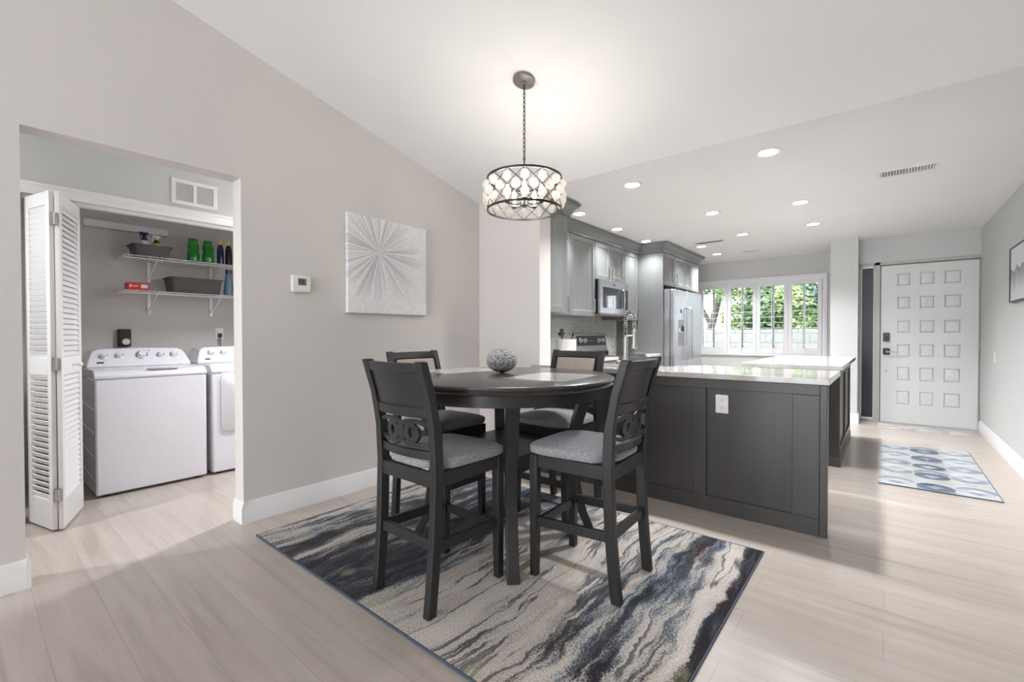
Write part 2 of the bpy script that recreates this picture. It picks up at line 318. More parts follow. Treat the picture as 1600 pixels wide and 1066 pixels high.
    def build(s, name, mat, parent=None, loc=None, bevel=0., seg=2, angle=.7):
        org = ORG.get(parent.name) if parent else Vector(loc or (0, 0, 0))
        bmesh.ops.translate(s.bm, verts=s.bm.verts, vec=-org)
        bmesh.ops.recalc_face_normals(s.bm, faces=s.bm.faces)
        me = bpy.data.meshes.new(name); s.bm.to_mesh(me); s.bm.free()
        me.materials.append(M[mat] if isinstance(mat, str) else mat)
        for p in me.polygons: p.use_smooth = True
        me.set_sharp_from_angle(angle=angle)
        o = bpy.data.objects.new(name, me); C.objects.link(o)
        if parent: o.parent = parent
        else: o.location = org
        ORG[o.name] = org
        if bevel:
            b = o.modifiers.new('bevel', 'BEVEL'); b.width = bevel; b.segments = seg; b.limit_method = 'ANGLE'; b.angle_limit = .6
        return o
def tag(o, label=None, cat=None, group=None, kind=None):
    if label: o['label'] = label
    if cat: o['category'] = cat
    if group: o['group'] = group
    if kind: o['kind'] = kind
    return o
def thing(name, label, cat, loc=(0, 0, 0), group=None, kind=None):
    o = bpy.data.objects.new(name, None); C.objects.link(o); o.location = loc; o.empty_display_size = .1; ORG[o.name] = Vector(loc)
    return tag(o, label, cat, group, kind)
def dup(o, parent=None):
    q = o.copy(); C.objects.link(q)
    if parent: q.parent = parent
    ORG[q.name] = ORG.get(o.name, Vector())
    for ch in list(o.children): dup(ch, q)
    return q
def B(*a): return MB().box(*a)

# ------------------------------------------------------------------ room shell
XL, XR, YW, YD, YN, YB = -3.065, .88, 8.54, 7.78, 3.22, -6.2
SL = .2381
def zc(y): return 2.44+SL*max(0, YN-max(y, -2))
def struct(mb, name, mat, label, cat, **kw): return tag(mb.build(name, mat, **kw), label, cat, kind='structure')
struct(B(-5.4, 1.1, -6.5, 8.7, -.12, 0), 'floor', 'floor', 'pale oak plank floor through dining room, hall and kitchen', 'floor')
cm = MB().box(-3.2, 1.0, YN, 8.7, 2.44, 2.6)
cm.prism([(YB-.2, zc(-2)), (-2, zc(-2)), (YN, 2.44), (YN, 2.6), (-2, zc(-2)+.16), (YB-.2, zc(-2)+.16)], 'x', -3.2, 1.0)
struct(cm, 'ceiling', 'ceil', 'white ceiling, sloping up over the dining area and flat over the kitchen', 'ceiling')
OY0, OY1, OZ, WT = .178, 1.10, 2.137, .13
wm = MB()
def slopewall(mb, x0, x1, y0, y1, z0):
    P = [(y0, z0), (y1, z0), (y1, zc(y1)+.02)] + ([(YN, zc(YN)+.02)] if y0 < YN < y1 else []) + ([(-2, zc(-2)+.02)] if y0 < -2 < y1 else []) + [(y0, zc(y0)+.02)]
    mb.prism(P, 'x', x0, x1)
slopewall(wm, XL-WT, XL, YB-.1, OY0, 0); slopewall(wm, XL-WT, XL, OY0, OY1, OZ); slopewall(wm, XL-WT, XL, OY1, 8.66, 0)
struct(wm, 'wall_left', 'wall', 'tall greige wall with a cased-free opening into the laundry hall', 'wall')
wm = MB(); slopewall(wm, XR, XR+.12, YB-.1, YD+.12, 0)
struct(wm, 'wall_right', 'wallgrey', 'long plain grey wall beside the front door', 'wall')
struct(B(XL, -2.34, YN, 3.385, 0, 2.44), 'wall_partition', 'wall', 'short greige wall between the dining corner and the kitchen', 'wall')
# window wall
wx0, wx1, wz0, wz1 = -2.60, -.76, .87, 2.07
wm = MB().box(XL-.1, wx0, YW, YW+.12, 0, 2.44).box(wx1, -.4, YW, YW+.12, 0, 2.44).box(wx0, wx1, YW, YW+.12, 0, wz0).box(wx0, wx1, YW, YW+.12, wz1, 2.44)
struct(wm, 'wall_window', 'wallgrey', 'grey wall around the shuttered kitchen window', 'wall')
struct(B(-.58, -.285, 7.43, YW, 0, 2.44), 'wall_pier', 'wallgrey', 'grey wall pier between the kitchen window and the front door', 'wall')
wm = MB().box(-.285, XR, YD, YD+.12, 2.125, 2.44)
struct(wm, 'wall_entry', 'wallgrey', 'grey wall strip above the front door', 'wall')
wm = MB().box(XL-.1, -2.7, YB-.12, YB, 0, 3.9).box(.5, XR+.1, YB-.12, YB, 0, 3.9).box(-2.7, .5, YB-.12, YB, 2.4, 3.99)
struct(wm, 'wall_rear', 'wall', 'wall with wide glass door opening behind the viewer', 'wall')

def baseprof(h=.135, t=.016): return [(0, 0), (t, 0), (t, h*.74), (t*.75, h*.78), (t*.75, h*.86), (t*.35, h*.95), (t*.2, h), (0, h)]
def baseboard(name, runs, label):
    mb = MB()
    for (x0, y0, x1, y1, nx, ny) in runs:   # n = outward
        rings = []
        for (X, Y, s) in ((x0, y0, -1), (x1, y1, 1)): rings.append([(X+nx*a, Y+ny*a, b) for a, b in baseprof()])
        mb.loft(rings, sm=False)
    return tag(mb.build(name, 'white'), label, 'baseboard', kind='structure')
t_ = .016
baseboard('baseboard_left', [(XL, OY1, XL, YN, 1, 0), (XL+t_, OY1, XL-WT, OY1, 0, -1), (XL, YB, XL, OY0, 1, 0), (XL+t_, OY0, XL-WT, OY0, 0, 1), (XL, YN, -2.34, YN, 0, -1)], 'white stepped baseboard wrapping the laundry opening and left wall')
baseboard('baseboard_right', [(XR, YB, XR, YD, -1, 0)], 'white baseboard along the long right wall')
baseboard('baseboard_pier', [(-.58, 7.43, -.285+t_, 7.43, 0, -1), (-.285, 7.43, -.285, YD, 1, 0)], 'white baseboard around the wall pier beside the front door')
baseboard('baseboard_window', [(-2.3, YW, -.58, YW, 0, -1)], 'white baseboard under the kitchen window')

# ------------------------------------------------------------------ hall and closet behind the opening
XC = -4.10; XI = XC-.1; XK = -5.2; CY0, CY1, CZ = .235, 2.05, 2.05
wm = MB().box(XI, XC, -1.2, CY0, 0, 2.44).box(XI, XC, CY1, 2.6, 0, 2.44).box(XI, XC, CY0, CY1, CZ, 2.44)
struct(wm, 'wall_closet_front', 'wallgrey', 'grey hall wall above and beside the laundry closet opening', 'wall')
struct(B(XK-.1, XK, 0, 2.3, 0, 2.44), 'wall_closet_rear', 'closet', 'taupe rear wall of the laundry closet', 'wall')
struct(B(XK, XI, .05, .15, 0, 2.44), 'wall_closet_left', 'closet', 'left end wall of the laundry closet', 'wall')
struct(B(XK, XI, 2.12, 2.22, 0, 2.44), 'wall_closet_right', 'closet', 'right end wall of the laundry closet', 'wall')
struct(MB().box(XC, XL-WT, -1.3, -1.2, 0, 2.44).box(XC, XL-WT, 2.6, 2.7, 0, 2.44), 'wall_hall_end', 'wallgrey', 'end walls of the small hall beyond the opening', 'wall')
struct(B(XK-.1, XL-WT, -1.3, 2.7, 2.44, 2.54), 'ceiling', 'ceil', 'low flat ceiling of the small hall and laundry closet', 'ceiling')
tm = MB()
def casing(mb, y0, y1, z, x):
    P = [(0, 0), (.010, 0), (.016, .012), (.016, .03), (.010, .036), (.010, .05), (.018, .058), (.018, .075), (0, .075)]
    mb.loft([[(x+a, y, z+b) for a, b in P] for y in (y0, y1)], sm=False)
casing(tm, CY0-.06, CY1+.06, CZ, XC)
tm.box(XC, XC+.014, CY0-.065, CY0-.003, 0, CZ).box(XC, XC+.014, CY1+.003, CY1+.065, 0, CZ)
tm.box(XI+.02, XI+.06, CY0+.01, CY1-.01, CZ-.022, CZ)
struct(tm, 'trim_1', 'white', 'white moulded casing and door track around the laundry closet', 'trim')

# bifold louvred door
bf = thing('door_2', 'white louvred bifold door folded open at the left of the laundry closet', 'door', (-4.15, .25, 0), kind='structure')
def louver_leaf(p0, p1, side, T=.022, H0=.012, H1=2.025):
    p0, p1 = Vector((p0[0], p0[1], 0)), Vector((p1[0], p1[1], 0)); d = (p1-p0); L = d.length; d.normalize(); n = Vector((d.y, -d.x, 0))*side
    T4 = Matrix(((d.x, n.x, 0, p0.x), (d.y, n.y, 0, p0.y), (0, 0, 1, 0), (0, 0, 0, 1)))
    mb = MB(); mb.T = T4; sw = .045
    mb.box(0, sw, 0, T, H0, H1).box(L-sw, L, 0, T, H0, H1).box(sw, L-sw, 0, T, H0, H0+.17).box(sw, L-sw, 0, T, H1-.08, H1).box(sw, L-sw, 0, T, .93, 1.04)
    leaf = mb.build('door_leaf', 'white', bf, bevel=.0025)
    sl = MB(); sl.T = T4; a = .0125
    for z0, z1 in ((H0+.17, .93), (1.04, H1-.08)):
        nn = int((z1-z0)/.0335); st = (z1-z0)/nn
        for i in range(nn):
            z = z0+st*(i+.5)
            sl.hexa([(sw-.004, .002, z-a), (L-sw+.004, .002, z-a), (L-sw+.004, .006, z-a-.003), (sw-.004, .006, z-a-.003), (sw-.004, T-.006, z+a+.003), (L-sw+.004, T-.006, z+a+.003), (L-sw+.004, T-.002, z+a), (sw-.004, T-.002, z+a)])
    sl.build('louvers', 'white', leaf)
    return leaf, T4, L
l1, T1, L1 = louver_leaf((-4.115, .275), (-3.808, .354), 1)
l2, T2, L2 = louver_leaf((-4.18, .513), (-3.79, .377), 1)
for z in (.22, 1.0, 1.86):
    h = MB().box(-3.806, -3.784, .338, .370, z-.035, z+.035); h.tube([(-3.786, .354, z-.035), (-3.786, .354, z+.035)], .005)
    h.build('hinge', 'nickel', bf)
kb = MB(); kb.T = T2; kb.tube([(.2, -.001, .985), (.2, -.03, .985)], [.006, .006]); kb.ball((.2, -.036, .985), .015, n=8); 
kb.build('knob', 'white', bf)

# ------------------------------------------------------------------ entry door
dr = thing('door_1', 'white six-row panelled front door with black deadbolt and lever', 'door', (.4, YD, 0), kind='structure')
dx0, dx1, dz0, dz1 = -.055, .865, .012, 2.075
mb = MB(); cols = [(.105, .245), (.325, .475), (.551, .715)]; rows = [(1.80, 1.97), (1.50, 1.665), (1.185, 1.355), (.875, 1.045), (.565, .75), (.25, .44)]
mb.box(dx0, dx1, YD+.02, YD+.06, dz0, dz1)
dleaf = mb.build('door_leaf', 'door', dr, bevel=.002)
mb = MB()
for a, b in cols:
    for z0, z1 in rows:
        o = Vector((a, YD+.02, z0)); W, H = b-a, z1-z0; u, v, n = Vector((1, 0, 0)), Vector((0, 0, 1)), Vector((0, -1, 0))
        L = [[mb.v(o+u*m_+v*m_+n*d), mb.v(o+u*(W-m_)+v*m_+n*d), mb.v(o+u*(W-m_)+v*(H-m_)+n*d), mb.v(o+u*m_+v*(H-m_)+n*d)] for m_, d in ((0, 0), (.006, .003), (.014, .0), (.018, .0), (.04, .004))]
        for p, q in zip(L, L[1:]):
            for j in range(4): mb.f([p[j], p[(j+1) % 4], q[(j+1) % 4], q[j]])
        mb.f(L[-1])
mb.build('raised_panels', 'door', dleaf)
fr = MB().box(-.127, -.062, YD-.004, YD+.09, 0, 2.125).box(-.285, -.262, YD-.004, YD+.09, 0, 2.125).box(-.285, XR, YD-.004, YD+.09, 2.088, 2.125).box(-.262, -.127, YD-.0, YD+.09, 0, .03).box(.869, XR, YD+.03, YD+.09, 0, 2.088).box(.84, XR, YD+.061, YD+.09, 0, 2.088).box(-.062, -.035, YD+.061, YD+.09, 0, 2.088).box(-.062, XR, YD+.061, YD+.09, 2.05, 2.088)
fr.build('door_frame', 'jamb', dr, bevel=.003)
tag(B(-.255, -.134, YD+.03, YD+.042, .04, 2.08).build('sidelight_pane', 'sidelight', dr), 'dark blue glass of the narrow sidelight')
MB().box(-.262, -.255, YD+.02, YD+.045, .03, 2.088).box(-.134, -.127, YD+.02, YD+.045, .03, 2.088).box(-.262, -.127, YD+.02, YD+.045, 2.06, 2.088).box(-.262, -.127, YD+.02, YD+.045, .03, .05).build('sidelight_frame', 'white', dr)
B(-.127, .88, YD-.03, YD+.1, 0, .012).build('threshold', 'jamb', dr)
d1 = MB().box(-.03, .038, YD-.006, YD+.02, 1.075, 1.19); d1.lathe([(.018, 0), (.018, -.014)], 16, o=(.004, YD-.006, 1.12), axis='y'); d1.box(.0, .008, YD-.034, YD-.018, 1.10, 1.14)
d1.build('deadbolt', 'black', dr, bevel=.003)
d2 = MB().box(-.03, .042, YD-.008, YD+.02, .9, .985); d2.build('lever_plate', 'black', dr, bevel=.012)
MB().tube([(.006, YD-.005, .942), (.006, YD-.05, .942), (.012, YD-.058, .942), (.06, YD-.056, .94), (.115, YD-.05, .935)], [.011, .011, .01, .008, .006], 10).build('lever_handle', 'nickel', dr)
MB().lathe([(.008, 0), (.008, -.005)], 12, o=(.006, YD+.019, .685), axis='y').build('lock_hole', 'black', dr)
for z in (1.86, .2, 1.03):
    h = MB().box(.862, .879, YD+.005, YD+.02, z-.055, z+.055); h.tube([(.87, YD+.004, z-.058), (.87, YD+.004, z+.058)], .008); h.build('hinge', 'nickel', dr)

# ------------------------------------------------------------------ kitchen window with shutters and the garden
wn = thing('window_1', 'kitchen window with white casing looking onto the garden', 'window', (-1.68, YW, wz0), kind='structure')
MB().box(wx0, wx0+.03, YW+.03, YW+.1, wz0, wz1).box(wx1-.03, wx1, YW+.03, YW+.1, wz0, wz1).box(wx0, wx1, YW+.03, YW+.1, wz1-.03, wz1).box(wx0, wx1, YW+.03, YW+.1, wz0, wz0+.03).build('window_frame', 'white', wn)
MB().box(-2.40, -2.375, YW+.05, YW+.08, wz0, wz1).box(-1.93, -1.905, YW+.05, YW+.08, wz0, wz1).box(-1.46, -1.435, YW+.05, YW+.08, wz0, wz1).box(-1.03, -1.0, YW+.05, YW+.08, wz0, wz1).build('window_bars', 'white', wn)
B(wx0+.03, wx1-.03, YW+.062, YW+.066, wz0+.03, wz1-.03).build('window_pane', 'pane', wn)
sh = thing('plantation_shutters', 'white four-panel plantation shutters across the kitchen window', 'shutters', (-1.68, YW, .82))
f_ = MB(); fx0, fx1, fz0, fz1 = -2.665, -.705, .815, 2.125
f_.box(fx0, fx0+.06, YW-.03, YW, fz0, fz1).box(fx1-.06, fx1, YW-.03, YW, fz0, fz1).box(fx0+.06, fx1-.06, YW-.03, YW, fz1-.09, fz1).box(fx0+.06, fx1-.06, YW-.03, YW, fz0, fz0+.035)
f_.box(fx0+.02, fx0+.04, YW-.036, YW-.03, fz0+.02, fz1-.02).box(fx1-.04, fx1-.02, YW-.036, YW-.03, fz0+.02, fz1-.02).box(fx0+.02, fx1-.02, YW-.036, YW-.03, fz1-.04, fz1-.02)
f_.build('shutter_frame', 'shutter', sh, bevel=.003)
px = [fx0+.063, -2.13, -1.655, -1.258, fx1-.063]
px = [fx0+.063+(fx1-fx0-.126)*i/4 for i in range(5)]
for i in range(4):
    a, b = px[i]+.002, px[i+1]-.002; z0, z1 = fz0+.037, fz1-.092
    p = MB().box(a, a+.055, YW-.028, YW-.004, z0, z1).box(b-.055, b, YW-.028, YW-.004, z0, z1).box(a+.055, b-.055, YW-.028, YW-.004, z0, z0+.10).box(a+.055, b-.055, YW-.028, YW-.004, z1-.06, z1)
    pn = p.build('shutter_panel', 'shutter', sh, bevel=.002)
    lv = MB(); zz0, zz1 = z0+.10, z1-.06; k = 11
    for j in range(k):
        z = zz0+(zz1-zz0)*(j+.5)/k
        lv.loft([[(X, YW-.016+yy, z+h) for yy, h in ((-.036, -.003), (-.01, .003), (.02, .005), (.036, .004), (.02, -.003), (-.01, -.005))] for X in (a+.056, b-.056)], sm=False)
    lv.build('louvers', 'shutter', pn)
    MB().box((a+b)/2-.005, (a+b)/2+.005, YW-.062, YW-.054, zz0-.05, zz1-.03).build('tilt_rod', 'shutter', pn)

struct(B(-14, 10, 8.66, 30, -.35, -.25), 'lawn', 'lawn', 'garden ground beyond the kitchen window', 'ground')
struct(B(-7, 5, 11.0, 11.15, -.25, 1.285), 'garden_wall', 'block', 'low pale block garden wall beyond the kitchen window', 'wall')
def leafy(name, label, blobs, mat, n, trunk=None, s=.07):
    cx = sum(b[0] for b in blobs)/len(blobs); cy = sum(b[1] for b in blobs)/len(blobs)
    t = thing(name, label, 'tree' if trunk else 'shrub', (cx, cy, -.25), 'greenery beyond the garden wall')
    mb = MB(); wt = [b[3]**3 for b in blobs]
    for k in range(n):
        b = random.choices(blobs, wt)[0]
        d = Vector((random.gauss(0, 1), random.gauss(0, 1), random.gauss(0, 1))).normalized()*(random.random()**.35)*b[3]
        p = Vector(b[:3])+Vector((d.x, d.y, d.z*.9)); a = Vector((random.gauss(0, 1), random.gauss(0, 1), random.gauss(0, .6))).normalized(); q = a.orthogonal().normalized(); q = (q*math.cos(k)+a.cross(q)*math.sin(k))
        l = s*random.uniform(.6, 1.4)
        mb.f([mb.v(p-a*l), mb.v(p+q*l*.4), mb.v(p+a*l), mb.v(p-q*l*.4)])
    mb.build('foliage', mat, t)
    if trunk:
        mb = MB()
        for path, r in trunk: mb.tube(path, r, 8)
        mb.build('trunk', 'bark', t)
leafy('garden_tree', 'loose tree with a leaning trunk at the left of the window view', [(-4.0, 13.2, 3.0, .8), (-3.3, 13.0, 3.4, .7), (-4.6, 13.4, 2.6, .45)], 'leafA', 3500, [([(-3.85, 13.1, -.25), (-3.75, 13.1, 1.2), (-3.55, 13.1, 2.0), (-3.3, 13.1, 3.0)], [.12, .11, .09, .05]), ([(-3.7, 13.1, 1.4), (-4.1, 13.1, 2.2), (-4.4, 13.1, 2.9)], [.07, .05, .03])])
leafy('garden_tree', 'pale trunked yellow-green tree behind the second shutter', [(-3.0, 12.6, 2.5, .6), (-2.9, 12.5, 1.6, .45), (-3.2, 12.6, 3.0, .6)], 'leafB', 3600, [([(-2.6, 12.4, -.25), (-2.62, 12.4, 1.5), (-2.75, 12.4, 2.8)], [.07, .06, .04])])
leafy('garden_shrub', 'dense green shrub behind the third shutter', [(-2.1, 12.5, 1.8, .75), (-2.2, 12.8, 2.6, .7), (-2.5, 13, 1.3, .7)], 'leafA', 6000)
leafy('garden_shrub', 'yellow-green shrub between the two darker hedges', [(-1.75, 12.2, 1.9, .5), (-1.5, 12.3, 1.4, .5)], 'leafB', 3000)
leafy('garden_shrub', 'dusky green hedge behind the rightmost shutter', [(-1.1, 12.8, 2.0, .8), (-.9, 12.6, 1.3, .7), (-.4, 13, 1.9, .9), (-1.5, 13.1, 2.5, .7)], 'leafC', 8000)

# ------------------------------------------------------------------ ceiling fixtures
def downlight_proto():
    t = thing('recessed_light', '', 'ceiling light', (0, 0, 0), 'recessed ceiling lights')
    MB().lathe([(.058, 0), (.085, -.001), (.088, -.006), (.085, -.009), (.062, -.006), (.058, -.004)], 32, cap=False).build('trim_ring', 'white', t)
    MB().lathe([(.059, -.001), (.059, -.004), (.03, -.0045)], 32).build('lens', 'glow', t)
    area('downlight', (0, 0, -.012), (0, 0, 0), .11, .11, P_DOWN, (.97, .985, 1), t, 'DISK', math.radians(125))
    return t
DL = [(-.644, 3.593, 'largest recessed light, on the right nearest the dining area'), (-1.669, 3.632, 'recessed light just right of the chandelier'), (-2.49, 4.13, 'recessed light over the first upper cabinet beside the pendant'),
      (-2.50, 5.02, 'recessed light in front of the crown moulding above the microwave'), (-2.52, 5.92, 'recessed light tucked by the inner corner of the crown moulding'), (-1.409, 5.0, 'recessed light in the centre of the kitchen ceiling'),
      (-.646, 5.14, 'recessed light nearest the long ceiling vent'), (-.652, 6.24, 'recessed light in front of the wall pier'), (-1.409, 6.3, 'recessed light over the middle of the kitchen island'),
      (-2.055, 6.78, 'recessed light touching the narrow far ceiling vent'), (-2.063, 7.58, 'recessed light closest to the shuttered window')]
p0 = downlight_proto()
for i, (x, y, lb) in enumerate(DL):
    o = p0 if i == 0 else dup(p0)
    o.location = (x, y, 2.44); tag(o, lb+' (kitchen ceiling)' if len(lb) < 20 else lb)
for i_, w_, sp_ in ((1, 13, 125), (2, 6, 110), (3, 6, 110), (4, 6, 110), (9, 6, 110)):
    o = bpy.data.objects['recessed_light' + ('.%03d' % i_ if i_ else '')]
    for ch in o.children:
        if ch.type == 'LIGHT': ch.data = ch.data.copy(); ch.data.energy = w_; ch.data.spread = math.radians(sp_)
hl = dup(p0); hl.location = (-3.62, 2.15, 2.44); tag(hl, 'added unseen light in the hall ceiling, right of the laundry closet')
hl2 = dup(p0); hl2.location = (-3.62, -.65, 2.44); tag(hl2, 'added unseen light in the hall ceiling, left of the laundry closet')
for q in (hl, hl2):  # both hall lights are added, unseen, to brighten the closet and soffit
    for ch in q.children:
        if ch.type == 'LIGHT': ch.data = ch.data.copy(); ch.data.energy = P_HALL*(1.25 if q is hl else .7); ch.data.spread = math.radians(150)

def grille(name, label, cat, x0, x1, y0, y1, z, nsl, along='x'):
    t = thing(name, label, cat, ((x0+x1)/2, (y0+y1)/2, z))
    b = .022
    MB().box(x0, x1, y0, y0+b, z-.006, z).box(x0, x1, y1-b, y1, z-.006, z).box(x0, x0+b, y0+b, y1-b, z-.006, z).box(x1-b, x1, y0+b, y1-b, z-.006, z).build('grille_frame', 'white', t, bevel=.001)
    B(x0+b, x1-b, y0+b, y1-b, z-.0012, z-.0005).build('duct_shade', 'black', t)  # flat black plate, coloured as the shade inside the duct
    mb = MB()
    for i in range(nsl):
        if along == 'x':
            X = x0+b+(x1-x0-2*b)*(i+.5)/nsl; mb.hexa([(X-.006, y0+b, z-.0015), (X-.003, y0+b, z-.0015), (X-.003, y1-b, z-.0015), (X-.006, y1-b, z-.0015), (X+.002, y0+b, z-.010), (X+.005, y0+b, z-.010), (X+.005, y1-b, z-.010), (X+.002, y1-b, z-.010)])
    mb.build('slats', 'white', t)
grille('ceiling_vent', 'long white slatted ceiling vent over the entry passage', 'vent', -.065, .30, 4.585, 4.765, 2.44, 18)
grille('ceiling_vent', 'thin ceiling vent near the far end of the cabinets', 'vent', -2.08, -1.68, 6.45, 6.60, 2.44, 16)
grille('ceiling_vent', 'small faint ceiling register close to the shuttered window', 'vent', -1.72, -1.45, 7.6, 7.7, 2.44, 10)

# return air grille on hall wall
rv = thing('return_air_grille', 'white two-bay air grille on the hall wall above the closet', 'vent', (XC, 1.145, 2.16))
ry0, ry1, rz0, rz1 = 1.0, 1.30, 2.155, 2.345
MB().box(XC, XC+.01, ry0, ry1, rz0, rz0+.028).box(XC, XC+.01, ry0, ry1, rz1-.028, rz1).box(XC, XC+.01, ry0, ry0+.028, rz0+.028, rz1-.028).box(XC, XC+.01, ry1-.028, ry1, rz0+.028, rz1-.028).box(XC, XC+.009, 1.139, 1.161, rz0+.028, rz1-.028).build('grille_frame', 'white', rv, bevel=.002)
B(XC, XC+.002, ry0+.02, ry1-.02, rz0+.02, rz1-.02).build('duct_shade', 'jamb', rv)  # flat grey plate, its colour stands in for the dim duct
mb = MB()
for i in range(15):
    z = rz0+.03+i*.0092
    mb.hexa([(XC+.002, ry0+.026, z+.005), (XC+.002, ry1-.026, z+.005), (XC+.002, ry1-.026, z+.0065), (XC+.002, ry0+.026, z+.0065), (XC+.008, ry0+.026, z), (XC+.008, ry1-.026, z), (XC+.008, ry1-.026, z+.0015), (XC+.008, ry0+.026, z+.0015)])
mb.build('slats', 'white', rv)

# ------------------------------------------------------------------ chandelier
cx, cy = -1.677, 2.153; zt, zb, rr = 2.10, 1.915, .222; zcan = zc(cy)
ch = thing('drum_chandelier', 'drum chandelier of crystal drops in a dark diamond lattice over the round table', 'chandelier', (cx, cy, zcan))
nrm = Vector((0, -SL, -1)).normalized()
q = Vector((0, 0, -1)).rotation_difference(nrm).to_matrix().to_4x4()
cn = MB(); cn.T = Matrix.Translation((cx, cy, zcan)) @ q; cn.lathe([(.062, 0), (.066, -.004), (.066, -.016), (.058, -.021), (.012, -.022), (.012, -.03), (.004, -.032)], 32); cn.build('ceiling_canopy', 'canopy', ch)
z = zcan-.03; k = 0; lk = MB()
while z > 2.225:
    a, b = (.0065, 0) if k % 2 == 0 else (0, .0065)
    lk.tube([(cx+a*math.cos(t), cy+b*math.cos(t), z-.014+.0165*math.sin(t)) for t in [2*PI*j/12 for j in range(12)]], .0025, 6, closed=True); z -= .0265; k += 1
lk.build('chain', 'bronze', ch)
MB().tube([(cx, cy, z+.012), (cx, cy, 1.955)], .0045, 8).build('stem', 'bronze', ch)
for zz, nm in ((zt, 'top_ring'), (zb, 'bottom_ring')):
    MB().lathe([(rr-.002, -.006), (rr+.003, -.006), (rr+.003, .006), (rr-.002, .006), (rr-.002, -.006)], 56, cap=False, o=(cx, cy, zz)).build(nm, 'bronze', ch)
NN = 14; DA = 2*PI/NN; mb = MB()
for i in range(NN):
    for s in (1, -1):
        mb.tube([(cx+rr*math.cos(i*DA+s*2*DA*t), cy+rr*math.sin(i*DA+s*2*DA*t), zt+(zb-zt)*t) for t in [j/10 for j in range(11)]], .0022, 5)
mb.build('lattice', 'bronze', ch)
cr = MB(); cr.ball((cx, cy, zcan), .0245, .0245, .027, 8, 1., 1.); crp = cr.build('crystal', 'crystal', ch)
first = True
for row, (h, sh_) in enumerate(((.25, 0), (.5, .5), (.75, 0))):
    for i in range(NN):
        a = (i+sh_)*DA; o = crp if first else crp.copy()
        if not first: C.objects.link(o); o.parent = ch
        first = False
        o.location = ((rr+.006)*math.cos(a), (rr+.006)*math.sin(a), zt+(zb-zt)*h-zcan)
hb = MB().lathe([(.014, .03), (.016, .03), (.016, -.012), (.026, -.016), (.026, -.022), (.012, -.03), (.004, -.034)], 20, o=(cx, cy, 1.965)); hb.build('hub', 'canopy', ch)
for i in range(5):
    a = 2*PI*i/5+.35; ex, ey = cx+.105*math.cos(a), cy+.105*math.sin(a)
    MB().tube([(cx+.012*math.cos(a), cy+.012*math.sin(a), 1.955), (cx+.06*math.cos(a), cy+.06*math.sin(a), 1.945), (ex, ey, 1.950)], .0035, 6).lathe([(.006, -.006), (.016, -.002), (.016, .003), (.004, .004)], 14, o=(ex, ey, 1.955)).build('arm', 'bronze', ch)
    MB().lathe([(.0095, 0), (.0095, .045)], 14, o=(ex, ey, 1.957)).build('candle_sleeve', 'candle', ch)
    MB().lathe([(.006, 0), (.012, .012), (.0145, .024), (.011, .04), (.005, .054), (.001, .06)], 12, o=(ex, ey, 2.002)).build('bulb', 'bulb', ch)
    l = bpy.data.lights.new('bulb_light', 'POINT'); l.energy = P_BULB; l.color = (1, .93, .84); l.shadow_soft_size = .02
    o = bpy.data.objects.new('bulb_light', l); C.objects.link(o); o.parent = ch; o.location = Vector((cx+.13*math.cos(a), cy+.13*math.sin(a), 2.045))-ORG[ch.name]

# ------------------------------------------------------------------ wall items
cv = thing('canvas_painting', 'square white canvas with a silver grey starburst on the left wall', 'painting', (XL, 2.06, 1.81))
MB().box(XL+.002, XL+.037, 1.795, 2.525, 1.335, 2.07).build('canvas', 'burst', cv, bevel=.003)
th = thing('thermostat', 'small white thermostat on the wall left of the starburst canvas', 'thermostat', (XL, 1.462, 1.51))
B(XL, XL+.026, 1.395, 1.53, 1.455, 1.572).build('housing', 'plastic', th, bevel=.012)
B(XL+.0255, XL+.0275, 1.437, 1.492, 1.505, 1.552).build('display', M['canopy'], th)
MB().box(XL+.027, XL+.0285, 1.447, 1.452, 1.517, 1.543).box(XL+.027, XL+.0285, 1.460, 1.465, 1.515, 1.543).box(XL+.027, XL+.0285, 1.460, 1.475, 1.538, 1.543).box(XL+.027, XL+.0285, 1.460, 1.475, 1.515, 1.52).box(XL+.027, XL+.0285, 1.472, 1.477, 1.515, 1.543).build('digits', 'black', th)
ra = thing('framed_print', 'black framed grey landscape print on the right wall, cut by the frame edge', 'picture', (XR, 5.7, 1.69))
ay0, ay1, az0, az1 = 5.35, 6.02, 1.45, 1.935
MB().box(XR-.025, XR, ay0, ay0+.012, az0, az1).box(XR-.025, XR, ay1-.012, ay1, az0, az1).box(XR-.025, XR, ay0, ay1, az0, az0+.012).box(XR-.025, XR, ay0, ay1, az1-.012, az1).build('picture_frame', 'black', ra)
pr = B(XR-.018, XR-.006, ay0+.01, ay1-.01, az0+.01, az1-.01); o = pr.build('print', 'ink', ra)
def plate(name, label, x0, x1, y0, y1, z0, z1, n, cat='wall plate'):
    t = thing(name, label, cat, ((x0+x1)/2, (y0+y1)/2, z0)); B(x0, x1, y0, y1, z0, z1).build('cover_plate', 'plastic', t, bevel=.002); return t
t = plate('light_switch', 'white light switch on the right wall below the framed print', XR-.006, XR, 6.81, 6.885, .87, .98, 1); B(XR-.011, XR-.005, 6.838, 6.856, .905, .945).build('rocker', 'plastic', t)
t = plate('light_switch', 'white light switch on the side of the wall pier by the sidelight', -.285, -.279, 7.55, 7.62, 1.13, 1.25, 1); B(-.28, -.275, 7.575, 7.595, 1.17, 1.21).build('rocker', 'plastic', t)

